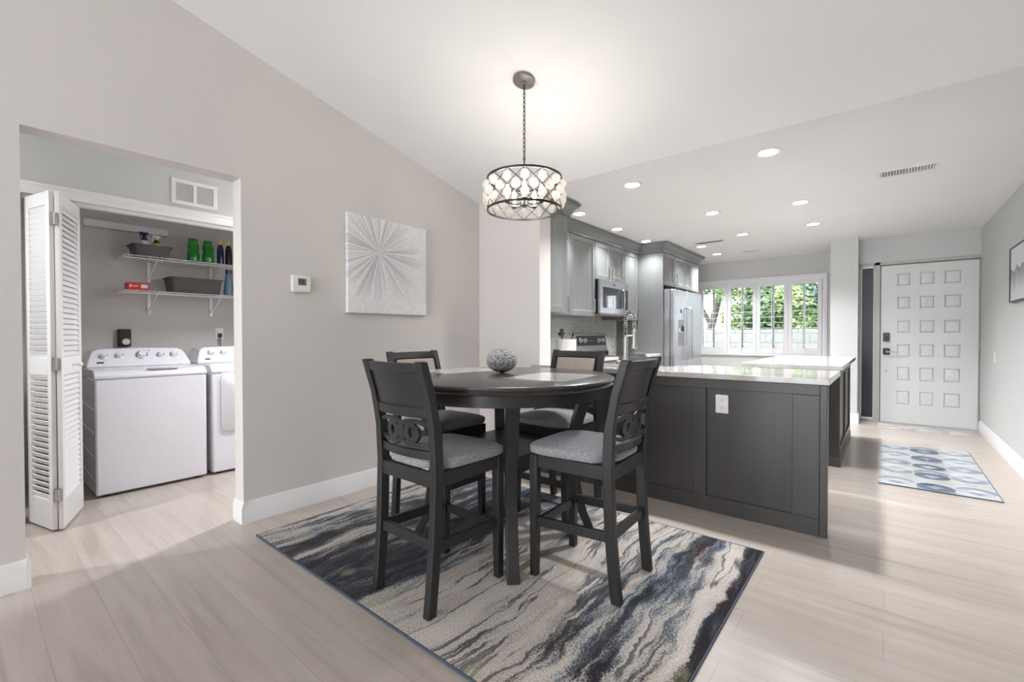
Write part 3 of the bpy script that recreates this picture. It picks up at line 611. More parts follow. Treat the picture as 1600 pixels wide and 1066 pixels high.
# ------------------------------------------------------------------ laundry closet contents
def appliance(y0, y1, name, label, cat, dryer=False):
    xf, xb, zt_ = -4.33, -5.04, .905; t = thing(name, label, cat, ((xf+xb)/2, (y0+y1)/2, 0))
    body = B(xb, xf, y0, y1, .018, zt_-.05).build('cabinet_body', 'enamel', t, bevel=.012)
    ln_ = MB()
    for z in (.15, .32, .49, .66): ln_.hexa([(xb+.05, y0-.0005, z), (xf-.05, y0-.0005, z-.03), (xf-.05, y0-.0005, z-.024), (xb+.05, y0-.0005, z+.006), (xb+.05, y0+.004, z), (xf-.05, y0+.004, z-.03), (xf-.05, y0+.004, z-.024), (xb+.05, y0+.004, z+.006)])
    ln_.build('side_creases', M['plastic'], body)
    MB().prism([(xb, zt_-.05), (xf+.006, zt_-.05), (xf+.006, zt_-.028), (xf-.03, zt_+.002), (xf-.08, zt_+.014), (xb, zt_+.014)], 'y', y0-.004, y1+.004).build('top_lid', 'enamel', t, bevel=.006)
    for X in (xf-.06, xb+.06):
        for Y in (y0+.06, y1-.06): MB().lathe([(.02, 0), (.02, .03)], 12, o=(X, Y, 0)).build('foot', 'black', t)
    # console: slanted panel with rounded shoulders
    P = []; ym = (y0+y1)/2; hw0, hw1 = (y1-y0)/2-.005, (y1-y0)/2-.065
    outl = [(-hw0, 0.), (-hw0+.004, .03), (-hw1-.03, .10), (-hw1-.015, .125), (-hw1+.02, .14), (0, .147), (hw1-.02, .14), (hw1+.015, .125), (hw1+.03, .10), (hw0-.004, .03), (hw0, 0.)]
    fx = lambda h: -4.70-.10*(h/.147); mb = MB()
    A = [mb.v((fx(h), ym+y, zt_+.016+h+.03*0)) for y, h in outl]; Bv = [mb.v((-5.03, ym+y, zt_+.016+h)) for y, h in outl]
    mb.f(A); mb.f(Bv[::-1]); n = len(outl)
    for i in range(n): mb.f([A[i], Bv[i], Bv[(i+1) % n], A[(i+1) % n]])
    con = mb.build('control_console', 'enamel', t, bevel=.008, seg=3)
    yk = [(-.23, .085, .021), (-.135, .088, .021), (.01, .09, .034), (.135, .088, .021), (.225, .088, .021)]
    if dryer: yk = [(-.22, .09, .02), (-.12, .09, .02), (.01, .09, .033), (.2, .09, .02)]
    tilt = Matrix.Rotation(math.atan2(.10, .147), 4, 'Y')
    for yy, h, r_ in yk:
        mb = MB(); mb.T = Matrix.Translation((fx(h)+.002, ym+yy, zt_+.016+h)) @ Matrix.Rotation(-math.atan2(.10, .147), 4, 'Y')
        mb.lathe([(r_+.004, -.002), (r_+.004, .004), (r_, .006), (r_*.9, .02), (r_*.82, .023), (.002, .023)], 24, axis='x')
        kn_ = mb.build('knob', 'chrome', con)
        mb = MB(); mb.T = Matrix.Translation((fx(h)+.002, ym+yy, zt_+.016+h)) @ Matrix.Rotation(-math.atan2(.10, .147), 4, 'Y')
        mb.lathe([(r_*.78, .022), (r_*.74, .026), (.002, .026)], 24, axis='x'); mb.box(.02, .029, -.002, .002, -r_*.6, r_*.6); mb.build('knob_cap', 'enamel', kn_)
    h = .035; MB().box(fx(h)-.002, fx(h)+.0035, ym-.275, ym-.235, zt_+.016+h-.006, zt_+.016+h+.006).build('badge', 'black', con)
    if not dryer:
        h = .125; MB().lathe([(.006, 0), (.006, .004)], 14, o=(fx(h)+.001, ym+.06, zt_+.016+h), axis='x').build('emblem', 'nickel', con)
        MB().prism([(-.11, 0), (-.10, -.012), (.10, -.012), (.11, 0)], 'x', xf-.034, xf-.024).build('tmp', 'nickel', t) if False else None
        mb = MB(); mb.T = Matrix.Translation((xf-.045, ym+.06, zt_+.006)); mb.prism([(-.1, .006), (-.085, -.004), (.085, -.004), (.1, .006)], 'x', 0., .03); mb.build('lid_grip', M['nickel'], t, bevel=.002)
    else:
        rg = MB(); a0, a1, b0, b1 = y0+.045, y1-.045, .34, .86
        def rrect(m_, x): 
            pts = []; R_ = .05
            for (yy, zz, q0) in ((a0+m_+R_, b0+m_+R_, PI), (a1-m_-R_, b0+m_+R_, 1.5*PI), (a1-m_-R_, b1-m_-R_, 0), (a0+m_+R_, b1-m_-R_, .5*PI)):
                for j in range(5): pts.append((x, yy+R_*math.cos(q0+j*PI/8), zz+R_*math.sin(q0+j*PI/8)))
            return pts
        rg.loft([rrect(0, xf), rrect(0, xf+.004), rrect(.008, xf+.004), rrect(.014, xf+.001), rrect(.016, xf+.012), rrect(.024, xf+.018)], sm=False)
        rg.build('dryer_door', 'enamel', t)
    return t
appliance(.597, 1.283, 'washing_machine', 'white top-loading washing machine beside the bifold door', 'washing machine')
appliance(1.322, 2.008, 'clothes_dryer', 'white front-door dryer right of the washing machine, half hidden', 'dryer', True)

def wire_shelf(z, name, label):
    t = thing(name, label, 'shelf', (XK, 1.45, z)); xf, xb, y0, y1 = -4.87, XK+.005, .865, 2.1
    mb = MB(); r = .0028
    for X, Z in ((xf, z), (xf, z-.022), (xb+.01, z), (xf-.11, z-.004), (xf-.21, z-.004)): mb.tube([(X, y0, Z), (X, y1, Z)], r, 6)
    n = int((y1-y0)/.0254)
    for i in range(n+1):
        Y = y0+i*.0254; mb.tube([(xb, Y, z), (xf, Y, z), (xf, Y, z-.022)], .0018, 5)
    mb.build('wire_deck', 'white', t)
    for Y in (1.09, 1.583, 2.05):
        bmb = MB(); bmb.bar([(XK+.012, Y, z-.155), (xf-.03, Y, z-.012)], .006, .014); bmb.tube([(XK+.012, Y, z-.155), (XK+.03, Y, z-.155)], .009, 8)
        bmb.box(XK+.001, XK+.012, Y-.011, Y+.011, z-.19, z-.01); bmb.build('bracket', 'white', t)
        sc_ = MB()
        for k in range(2): sc_.lathe([(.006, 0), (.006, .003)], 8, o=(XK+.012, Y, z-.165-.018*k), axis='x')
        sc_.build('screws', 'nickel', t)
wire_shelf(1.845, 'wire_shelf', 'upper white wire shelf holding the green bottles')
wire_shelf(1.55, 'wire_shelf', 'lower white wire shelf holding the woven basket')
rl = tag(MB().box(XK, XK+.012, .66, 1.24, 2.095, 2.155).box(XK, XK+.02, .66, 1.24, 2.145, 2.155).box(XK, XK+.02, .66, 1.24, 2.095, 2.103).build('hanging_rail', 'white', loc=(XK, .95, 2.1)), 'white slotted hanging rail at the top of the closet wall', 'rail')
def bottle(name, label, x, y, z, prof, mat, capprof, capmat, cat='bottle', group=None):
    t = thing(name, label, cat, (x, y, z), group); MB().lathe(prof, 20, o=(x, y, z)).build('bottle_body', mat, t); MB().lathe(capprof, 16, o=(x, y, z)).build('cap', capmat, t); return t
zs = 1.849
gp = [(.03, 0), (.048, .006), (.05, .02), (.05, .07), (.042, .10), (.046, .13), (.044, .165), (.036, .18)]
bottle('detergent_bottle', 'green bottle on the upper shelf nearest the charcoal bin', -4.94, 1.368, zs, gp, 'greenglass', [(.037, .178), (.037, .21), (.032, .213)], 'greenglass')
bottle('detergent_bottle', 'green bottle on the upper shelf beside the dark yellow-capped bottles', -4.94, 1.487, zs, gp, 'greenglass', [(.037, .178), (.037, .205), (.032, .208)], 'greenglass')
np_ = [(.02, 0), (.029, .004), (.03, .08), (.027, .15), (.016, .19)]
for y, lb, mt in ((1.59, 'navy bottle with yellow cap on the upper shelf', 'navy'), (1.66, 'near-black bottle with yellow cap at the right of the upper shelf', 'black')):
    bottle('dish_soap_bottle', lb, -4.94, y, zs, np_, mt, [(.016, .188), (.017, .215), (.010, .228), (.008, .25)], 'yellow', group=None)
bottle('squeeze_bottle', 'steel blue bottle at the right of the lower shelf', -4.93, 1.655, 1.554, [(.025, 0), (.042, .005), (.044, .03), (.036, .12), (.026, .19), (.024, .21)], 'teal', [(.026, .208), (.026, .25), (.02, .253)], 'navy')
def tray(t, x0, x1, y0, y1, z0, z1, mat, flare=.02, name='bin_body', th=.006):
    mb = MB(); a, b = (x0+x1)/2, (y0+y1)/2; hx, hy = (x1-x0)/2, (y1-y0)/2
    def R_(hx, hy, z, r=.02):
        pts = []
        for sx, sy, q0 in ((1, 1, 0), (-1, 1, PI/2), (-1, -1, PI), (1, -1, 1.5*PI)):
            for j in range(4): pts.append((a+sx*(hx-r)+r*math.cos(q0+j*PI/6), b+sy*(hy-r)+r*math.sin(q0+j*PI/6), z))
        return pts
    mb.loft([R_(hx-flare, hy-flare, z0), R_(hx, hy, z1), R_(hx+.008, hy+.008, z1), R_(hx+.008, hy+.008, z1-.008), R_(hx+.001, hy+.001, z1-.008)][:2]+[R_(hx-th, hy-th, z1), R_(hx-flare-th, hy-flare-th, z0+th)], sm=True)
    o = mb.build(name, mat, t)
    MB().loft([R_(hx+.009, hy+.009, z1-.006), R_(hx+.009, hy+.009, z1+.003), R_(hx-.004, hy-.004, z1+.003), R_(hx-.004, hy-.004, z1-.006)], closed=True, sm=False).build('rim', mat, t)
t = thing('storage_bin', 'charcoal plastic bin on the upper shelf with spray bottles inside', 'bin', (-4.99, 1.06, zs)); tray(t, -5.10, -4.88, .925, 1.195, zs, 1.945, 'binplastic')
t = thing('woven_basket', 'grey woven basket on the lower wire shelf', 'basket', (-5.0, 1.385, 1.554)); tray(t, -5.13, -4.87, 1.185, 1.585, 1.554, 1.69, 'weave', .015, 'basket_body')
rb = thing('red_box', 'small red carton on the left end of the lower wire shelf', 'box', (-4.94, .955, 1.554)); B(-5.0, -4.89, .885, 1.03, 1.554, 1.618).build('carton', 'red', rb, bevel=.002)
MB().box(-4.8898, -4.889, .975, 1.02, 1.574, 1.604).box(-4.8898, -4.889, .90, .912, 1.58, 1.598).box(-4.8898, -4.889, .918, .955, 1.585, 1.592).build('printed_panel', 'plastic', rb)
for y, lb, bm_, lm_, sc in ((1.02, 'spray bottle with white label and blue trigger in the charcoal bin', 'navy', 'plastic', 1.), (1.105, 'black spray bottle with yellow label in the charcoal bin', 'black', 'yellow', .92)):
    t = thing('spray_bottle', lb, 'spray bottle', (-4.98, y, zs+.007)); zz = zs+.007
    MB().lathe([(.03, 0), (.036, .01), (.036, .1*sc), (.022, .15*sc), (.013, .17*sc)], 18, o=(-4.98, y, zz)).build('bottle_body', bm_, t)
    MB().lathe([(.0365, .06), (.0368, .1*sc), (.0265, .137*sc)], 18, cap=False, o=(-4.98, y, zz)).build('label_band', lm_, t)
    MB().lathe([(.015, .168*sc), (.014, .19*sc)], 12, o=(-4.98, y, zz)).box(-4.995, -4.965, y-.035, y+.025, zz+.187*sc, zz+.21*sc).box(-4.985, -4.975, y-.03, y-.022, zz+.15*sc, zz+.19*sc).build('trigger_head', 'navy' if sc == 1. else 'plastic', t, bevel=.003)
t = plate('wall_outlet', 'white outlet on the closet wall above the dryer with a black plug', XK, XK+.006, 1.62, 1.692, 1.13, 1.245, 1, 'outlet')
MB().box(XK+.006, XK+.04, 1.642, 1.67, 1.15, 1.19).tube([(XK+.03, 1.656, 1.15), (XK+.03, 1.656, 1.05), (XK+.02, 1.66, .7)], .005).build('plug', 'black', t, bevel=.003)
MB().lathe([(.016, 0), (.016, .003)], 14, o=(XK+.006, 1.656, 1.218), axis='x').build('socket', 'plastic', t)
t = thing('wall_timer', 'small black box with round grey dial on the closet wall above the washer', 'timer', (XK, .91, 1.10)); B(XK, XK+.045, .868, .955, 1.075, 1.225).build('case', 'black', t, bevel=.006)
MB().lathe([(.03, 0), (.03, .008), (.026, .012)], 20, o=(XK+.045, .918, 1.115), axis='x').build('dial', 'nickel', t)

# ------------------------------------------------------------------ kitchen
def handle(p, d, L, out, par, r=.0062, off=.028, name='handle', mat='nickel'):   # p centre on face, d direction, out outward
    p, d, out = Vector(p), Vector(d), Vector(out); a, b = p-d*L/2, p+d*L/2
    MB().tube([a, a+out*off*.85, a+out*off+d*.006, b+out*off-d*.006, b+out*off*.85, b], r, 8).build(name, mat, par)
YV, ZV, XV = (0, 1, 0), (0, 0, 1), (1, 0, 0)
XU = -2.72
XS = XL+.003
def upper(name, label, y0, y1, z0, z1, doors, x=XU, xb=XL+.003, handles=(), shelf=True):
    t = thing(name, label, 'cabinet', ((x+xb)/2, (y0+y1)/2, z0)); B(xb, x-.021, y0+.001, y1-.001, z0, z1).build('cabinet_body', 'cab', t)
    for (a, b, hy) in doors:
        d = MB().shaker((x-.02, a+.0015, z0+.003), YV, ZV, XV, b-a-.003, z1-z0-.006, .02, .055, .012, .012).build('door', 'cab', t, bevel=.0015)
        if hy is not None: handle((x, hy, handles[0]), ZV, handles[1], XV, d)
    return t
# end cabinet on the partition's kitchen side (its decorated end faces the dining room)
ec = thing('upper_cabinet', 'grey upper cabinet behind the end of the partition wall, side panel showing', 'cabinet', (-2.7, 3.54, 1.37))
B(XL, -2.372, 3.387, 3.70, 1.375, 2.30).build('cabinet_body', 'cab', ec)
MB().shaker((-2.371, 3.39, 1.378), YV, ZV, XV, .305, .92, .014, .06, .008, .012).build('end_panel', 'cab', ec, bevel=.0015)
MB().shaker((-2.375, 3.70, 1.378), (-1, 0, 0), ZV, (0, 1, 0), .45, .92, .02, .055, .012, .012).build('door', 'cab', ec, bevel=.0015)
upper('upper_cabinet', 'narrow corner upper cabinet left of the wide cabinet door', 3.73, 4.32, 1.39, 2.31, [(3.73, 4.32, 4.27)], handles=(1.52, .15))
upper('upper_cabinet', 'tall wide grey upper cabinet immediately left of the microwave', 4.325, 4.883, 1.39, 2.31, [(4.325, 4.883, 4.83)], handles=(1.52, .15))
upper('upper_cabinet', 'short two-door grey cabinet directly above the microwave', 4.888, 5.672, 1.85, 2.31, [(4.888, 5.278, 5.235), (5.280, 5.672, 5.325)], handles=(1.94, .16))
upper('upper_cabinet', 'grey upper cabinet between the microwave and the refrigerator panel', 5.677, 6.135, 1.375, 2.31, [(5.677, 6.135, None)], handles=(1.52, .15))
tag(MB().box(XL, -2.37, 6.137, 6.157, 0, 2.31).build('refrigerator_side_panel', 'cab', loc=(-2.7, 6.147, 0), bevel=.002), 'tall grey side panel standing left of the refrigerator', 'panel')
XF = -2.37
upper('refrigerator_cabinet', 'deep two-door grey cabinet above the refrigerator', 6.16, 7.0, 1.86, 2.31, [(6.16, 6.57, 6.52), (6.575, 7.0, 6.63)], x=XF, handles=(1.97, .15))
upper('refrigerator_cabinet', 'narrow two-door grey cabinet at the window end above the refrigerator', 7.005, 7.66, 1.86, 2.31, [(7.005, 7.33, None), (7.335, 7.66, None)], x=XF)
# crown moulding
CP = [(0, 0), (.012, 0), (.012, .022), (.02, .028), (.026, .05), (.045, .075), (.068, .09), (.072, .105), (.085, .112), (.085, .13), (0, .13)]
def crown(name, pts, label, z=2.31):
    # pts: path on the cabinet face; outward is to the right of travel
    mb = MB(); rings = []; P = [Vector(p) for p in pts]
    for i, p in enumerate(P):
        d0 = (P[i]-P[i-1]).normalized() if i else (P[1]-P[0]).normalized(); d1 = (P[i+1]-P[i]).normalized() if i < len(P)-1 else d0
        n0 = Vector((d0.y, -d0.x)); n1 = Vector((d1.y, -d1.x)); n = (n0+n1); n = n/(n.length**2)*2
        rings.append([(p.x+n.x*a, p.y+n.y*a, z+b*.985) for a, b in CP])
    mb.loft(rings, sm=False); return tag(mb.build(name, 'cabx', loc=(P[0].x, P[0].y, z)), label, 'moulding')
crown('crown_moulding', [(-2.357, 3.387), (-2.357, 3.722), (XU, 3.722)][:2]+[(-2.60, 3.722)], 'grey crown moulding corner at the partition end cabinet', 2.30)
crown('crown_moulding', [(XU, 3.74), (XU, 6.135), (XF, 6.135), (XF, 7.66), (XS, 7.66)], 'long grey crown moulding running over the uppers and refrigerator cabinets')
# fillers behind crown
tag(B(XL, -2.372, 3.39, 3.70, 2.302, 2.438).build('cabinet_filler', 'cabx', loc=(-2.7, 3.5, 2.302)), 'grey filler board under the ceiling at the partition end cabinet', 'panel')
tag(MB().box(XL, XU-.004, 3.73, 6.13, 2.312, 2.438).box(XL, XF-.004, 6.16, 7.655, 2.312, 2.438).build('cabinet_filler', 'cabx', loc=(-2.9, 5, 2.312)), 'grey filler boards behind the long crown moulding', 'panel')
# base cabinets and counters along the kitchen wall
def basecab(name, label, y0, y1, doors):
    t = thing(name, label, 'cabinet', (-2.75, (y0+y1)/2, 0)); B(XS, -2.445, y0, y1, .10, .876).build('cabinet_body', 'cab', t); B(XS, -2.50, y0, y1, 0, .10).build('toe_kick', 'black', t)
    for a, b in doors:
        d = MB().shaker((-2.445, a+.002, .11), YV, ZV, XV, b-a-.004, .60, .02, .055, .012, .012).build('door', 'cab', t); handle((-2.425, b-.05, .62), ZV, .13, XV, d)
        d = MB().shaker((-2.445, a+.002, .72), YV, ZV, XV, b-a-.004, .15, .02, .03, .006, .008).build('drawer', 'cab', t); handle((-2.425, (a+b)/2, .795), YV, .13, XV, d)
basecab('base_cabinet', 'grey base cabinet left of the range', 3.62, 4.86, [(3.98, 4.42), (4.42, 4.86)])
basecab('base_cabinet', 'grey base cabinet between the range and the refrigerator panel', 5.70, 6.135, [(5.70, 6.135)])
tag(MB().box(XL, -2.40, 5.69, 6.135, .878, .914).build('countertop', 'quartz', loc=(-2.7, 5.9, .878), bevel=.003), 'short white countertop between the range and the refrigerator panel', 'countertop')
tag(MB().box(XL, XL+.01, 3.39, 6.02, .916, 1.373).build('trim_2', 'tile', loc=(XL, 4.7, .916)), 'white mosaic tile backsplash behind the range', 'backsplash', kind='structure')
# range
rg = thing('range', 'stainless steel and black range with a slanted control panel', 'range', (-2.73, 5.27, 0))
B(-3.03, -2.45, 4.873, 5.68, .03, .90).build('oven_body', 'steel', rg); B(-3.03, -2.42, 4.87, 5.685, .90, .922).build('cooktop', 'blackglass', rg, bevel=.003)
B(-2.45, -2.425, 4.90, 5.655, .22, .74).build('oven_door', 'blackglass', rg, bevel=.004); B(-2.45, -2.43, 4.88, 5.675, .76, .895).build('front_panel', 'blackglass', rg); handle((-2.425, 5.28, .70), YV, .62, XV, rg, .009, .045, 'oven_handle')
bgm = MB().prism([(-3.045, .922), (-2.955, .922), (-2.955, .95), (-2.975, .965), (-3.01, 1.185), (-3.045, 1.185)], 'y', 4.87, 5.685); bg_ = bgm.build('backguard', 'steel', rg, bevel=.004)
T_ = Matrix.Translation((-2.9765, 0, .985)) @ Matrix.Rotation(-math.atan2(.035, .22), 4, 'Y')
mb = MB(); mb.T = T_; mb.box(0, .002, 4.91, 5.645, .045, .175); mb.build('control_glass', 'blackglass', bg_)
B(-2.957, -2.9535, 4.88, 5.675, .925, .952).build('backguard_strip', 'black', bg_)
for yy in (4.985, 5.095, 5.46, 5.57):
    mb = MB(); mb.T = T_; mb.lathe([(.032, 0), (.032, .008), (.024, .011), (.022, .028), (.002, .03)], 18, o=(.002, yy, .11), axis='x'); mb.box(.028, .034, yy-.003, yy+.003, .092, .128); mb.build('knob', 'nickel', bg_)
mb = MB(); mb.T = T_
for k in range(4): mb.box(.002, .003, 5.20+k*.045, 5.222+k*.045, .105, .113)
mb.build('display_marks', 'nickel', bg_)
# microwave
mw = thing('microwave', 'stainless steel over-the-range microwave with dark window', 'microwave', (-2.85, 5.28, 1.42))
B(XL, -2.69, 4.893, 5.667, 1.43, 1.846).build('case', 'black', mw)
B(-2.69, -2.655, 4.895, 5.665, 1.432, 1.844).build('front', 'steel', mw, bevel=.004)
B(-2.656, -2.652, 4.965, 5.47, 1.50, 1.755).build('door_window', 'blackglass', mw, bevel=.001)
B(-2.656, -2.652, 5.485, 5.64, 1.50, 1.755).build('keypad', 'blackglass', mw)
MB().tube([(-2.652, 5.475, 1.50), (-2.62, 5.475, 1.51), (-2.615, 5.475, 1.62), (-2.62, 5.475, 1.74), (-2.652, 5.475, 1.75)], .009, 10).build('handle', 'chrome', mw)
B(XL+.1, -2.66, 4.90, 5.66, 1.41, 1.43).build('vent_underside', M['canopy'], mw)
MB().lathe([(.014, 0), (.014, .002)], 16, o=(-2.655, 5.26, 1.80), axis='x').build('emblem', 'black', mw)
# refrigerator
fg = thing('refrigerator', 'stainless side-by-side refrigerator with bar handles and water dispenser', 'refrigerator', (-2.6, 6.75, 0))
B(-3.0, -2.29, 6.175, 7.36, .02, 1.80).build('case', 'steel', fg, bevel=.004)
for a, b in ((6.178, 6.70), (6.706, 7.357)):
    d = B(-2.286, -2.225, a, b, .06, 1.795).build('door', 'steel', fg, bevel=.012)
    hy = 6.655 if a < 6.5 else 6.76
    MB().tube([(-2.226, hy, .78), (-2.18, hy, .80), (-2.175, hy, .84), (-2.175, hy, 1.50), (-2.18, hy, 1.54), (-2.226, hy, 1.56)], .011, 10).build('handle', 'steel', d)
    if a < 6.5:
        B(-2.227, -2.2225, 6.33, 6.56, 1.02, 1.38).build('dispenser', M['canopy'], d, bevel=.002); B(-2.2225, -2.2205, 6.34, 6.55, 1.20, 1.26).build('dispenser_controls', 'chrome', d)
        MB().lathe([(.03, 0), (.03, .004)], 20, o=(-2.226, 6.44, 1.50), axis='x').build('round_magnet', 'blackglass', d)
        MB().box(-2.2235, -2.212, 6.45, 6.475, 1.215, 1.30).box(-2.2235, -2.212, 6.51, 6.53, 1.215, 1.29).build('magnet_clips', 'black', d)
B(-2.95, -2.3, 6.2, 7.33, 0, .02).build('base_grille', 'black', fg)
# peninsula
pn = thing('peninsula_cabinet', 'dark grey panelled peninsula facing the dining area', 'cabinet', (-1.3, 3.3, 0))
pf = MB().box(-2.338, -.255, 3.146, 3.176, 0, .876)
pf.build('back_panel', 'cabdark', pn)
st_ = MB()
for a, b in ((-2.338, -2.27), (-1.70, -1.615), (-.995, -.915), (-.425, -.29)): st_.box(a, b, 3.128, 3.146, .10, .815)
st_.box(-2.338, -.29, 3.128, 3.146, .815, .876).box(-2.338, -.29, 3.128, 3.146, 0, .10)
st_.build('panel_frame', 'cabdark', pn, bevel=.002)
MB().box(-.29, -.253, 3.124, 3.19, 0, .876).build('corner_post', 'cabdark', pn, bevel=.003)
bb = MB().box(-2.30, -1.34, 3.19, 3.56, .10, .876); bb.build('cabinet_body', 'cab', pn); B(-2.30, -1.36, 3.19, 3.50, 0, .10).build('toe_kick', 'black', pn)
for k in range(2):
    a = -1.345-k*.475
    d = MB().shaker((a, 3.56, .11), (-1, 0, 0), ZV, YV, .47, .76, .02, .055, .012, .012).build('door', 'cab', pn); handle((a-.235, 3.58, .80), XV, .13, YV, d)
ol = thing('duplex_outlet', 'white duplex outlet on the dark peninsula panel', 'outlet', (-.82, 3.146, .655)); B(-.86, -.782, 3.140, 3.146, .656, .776).build('cover_plate', 'plastic', ol, bevel=.002)
for z in (.692, .738):
    s_ = MB().lathe([(.017, 0), (.017, -.002)], 20, o=(-.821, 3.140, z), axis='y').build('socket', 'plastic', ol)
    MB().box(-.829, -.827, 3.1372, 3.1382, z, z+.009).box(-.815, -.813, 3.1372, 3.1382, z, z+.009).lathe([(.0028, 0), (.0028, -.001)], 8, o=(-.821, 3.138, z-.007), axis='y').build('slots', 'black', s_)
ct = MB().prism([(-2.36, 3.11), (-.243, 3.11), (-.243, 3.90), (-1.17, 3.90), (-1.24, 3.87), (-1.31, 3.62), (-1.38, 3.60), (-2.40, 3.60), (-2.40, 4.865), (XL, 4.865), (XL, 3.39), (-2.36, 3.39)], 'z', .878, .914)
tag(ct.build('countertop', 'quartz', loc=(-1.3, 3.4, .878), bevel=.003), 'long white quartz countertop over the peninsula with a widened right end', 'countertop')
sk = thing('kitchen_sink', 'stainless sink rim set in the peninsula countertop behind the faucet', 'sink', (-1.75, 3.45, .914))
mb = MB()
def rc(x0, x1, y0, y1, z): return [(x0, y0, z), (x1, y0, z), (x1, y1, z), (x0, y1, z)]
mb.loft([rc(-2.05, -1.45, 3.335, 3.57, .9145), rc(-2.05, -1.45, 3.335, 3.57, .921), rc(-2.035, -1.465, 3.35, 3.555, .921), rc(-2.035, -1.465, 3.35, 3.555, .9155)], closed=True, sm=False); mb.build('rim', 'chrome', sk)
B(-2.035, -1.465, 3.35, 3.555, .9148, .9155).build('basin', 'steel', sk)
fx_, fy_ = -1.565, 3.29
fc = thing('spring_faucet', 'tall chrome spring pull-down faucet on the peninsula countertop', 'faucet', (fx_, fy_, .914))
MB().lathe([(.028, 0), (.028, .008), (.02, .014), (.018, .02), (.018, .23), (.014, .24)], 18, o=(fx_, fy_, .914)).build('faucet_body', 'nickel', fc)
dv = Vector((.5, .86, 0)).normalized(); arc = [Vector((fx_, fy_, z)) for z in (1.14, 1.18, 1.22, 1.26, 1.29)]
for k in range(1, 12): q_ = PI*k/12; arc.append(Vector((fx_, fy_, 1.29))+dv*(.04*(1-math.cos(q_)))+Vector((0, 0, .055*math.sin(q_))))
arc += [Vector((fx_, fy_, z))+dv*.08 for z in (1.29, 1.25, 1.22)]
MB().tube(arc, .007, 8).build('hose', 'black', fc)
hx_ = []; tot = 0; seg_ = [0]
for a, b in zip(arc, arc[1:]): tot += (b-a).length; seg_.append(tot)
def along(s):
    for i in range(len(arc)-1):
        if s <= seg_[i+1]: return arc[i].lerp(arc[i+1], (s-seg_[i])/(seg_[i+1]-seg_[i])), (arc[i+1]-arc[i]).normalized()
    return arc[-1], (arc[-1]-arc[-2]).normalized()
side = dv.cross(Vector((0, 0, 1))).normalized(); turns = 22
for k in range(turns*10+1):
    p, t = along(tot*k/(turns*10)); nn_ = side.cross(t).normalized(); q_ = 2*PI*k/10; hx_.append(p+(side*math.cos(q_)+nn_*math.sin(q_))*.0135)
MB().tube(hx_, .0028, 5).build('spring', 'chrome', fc)
e_ = Vector((fx_, fy_, 0))+dv*.08
MB().lathe([(.010, .30), (.016, .29), (.016, .20), (.02, .17), (.023, .15), (.018, .145)], 16, o=(e_.x, e_.y, .914)).build('spray_head', 'nickel', fc)
MB().tube([(fx_, fy_, 1.16), (e_.x, e_.y, 1.165)], .006, 8).build('holder_arm', 'nickel', fc)
MB().tube([(fx_, fy_, .95), (fx_-.05, fy_-.0, .955), (fx_-.075, fy_, .965)], [.012, .012, .006], 10).build('lever', 'nickel', fc)
# utensil crock
xk, yk_ = -2.80, 4.36
ck = thing('utensil_crock', 'white ceramic crock of black utensils beside the range', 'crock', (xk, yk_, .914))
MB().lathe([(.10, 0), (.11, .01), (.118, .2), (.122, .208), (.112, .208), (.10, .02), (.002, .018)], 28, o=(xk, yk_, .914)).build('pot', 'plastic', ck)
ut = [('ladle', 'black ladle leaning left in the white crock', (-.0, -.09), .06), ('spatula', 'black spatula upright in the white crock', (-.06, .01), .04), ('cooking_spoon', 'black spoon leaning right in the white crock', (.02, .085), .05), ('kitchen_tongs', 'silver tongs in the middle of the white crock', (.06, -.0), .03)]
for nm, lb, (ax, ay), rb_ in ut:
    t = thing(nm, lb, nm.replace('_', ' '), (xk+ax*.5, yk_+ay*.5, .935)); a = Vector((xk+ax*.5, yk_+ay*.5, .937)); b = Vector((xk+ax, yk_+ay, 1.15))
    mt = 'nickel' if nm == 'kitchen_tongs' else 'black'
    MB().tube([a, b], .006, 8).build('handle', mt, t)
    d_ = (b-a).normalized(); e2 = b+d_*rb_*.5
    mb = MB()
    if nm in ('ladle', 'cooking_spoon'): mb.ball(e2, rb_*.62, rb_*.72, rb_*.42, 10)
    elif nm == 'spatula': mb.box(e2.x-.003, e2.x+.003, e2.y-.035, e2.y+.035, e2.z-.02, e2.z+.07)
    else: mb.tube([b, b+d_*.06], [.008, .004], 6)
    mb.build('head', mt, t, bevel=.001 if nm == 'spatula' else 0)
# island
isl = thing('kitchen_island', 'dark grey kitchen island behind the peninsula', 'cabinet', (-.63, 5.6, 0))
B(-.95, -.323, 4.90, 6.40, 0, .876).build('cabinet_body', 'cabdark', isl)
MB().box(-.955, -.302, 4.883, 4.90, 0, .085).box(-.323, -.302, 4.90, 6.42, 0, .085).build('base_moulding', 'cabdark', isl, bevel=.004)
MB().box(-.323, -.308, 4.90, 4.99, .085, .876).box(-.323, -.308, 5.60, 5.68, .085, .876).box(-.323, -.308, 6.32, 6.40, .085, .876).box(-.323, -.308, 4.99, 6.32, .80, .876).box(-.323, -.308, 4.99, 6.32, .085, .16).build('panel_frame', 'cabdark', isl, bevel=.002)
tag(B(-1.0, -.262, 4.47, 6.42, .878, .914).build('countertop', 'quartz', loc=(-.63, 5.4, .878), bevel=.003), 'white quartz top of the kitchen island, overhanging toward the peninsula', 'countertop')

# ------------------------------------------------------------------ rugs
rt = .010
ru = thing('area_rug', 'abstract cream, navy and brown streaked rug under the dining table', 'rug', (-1.65, 1.9, 0))
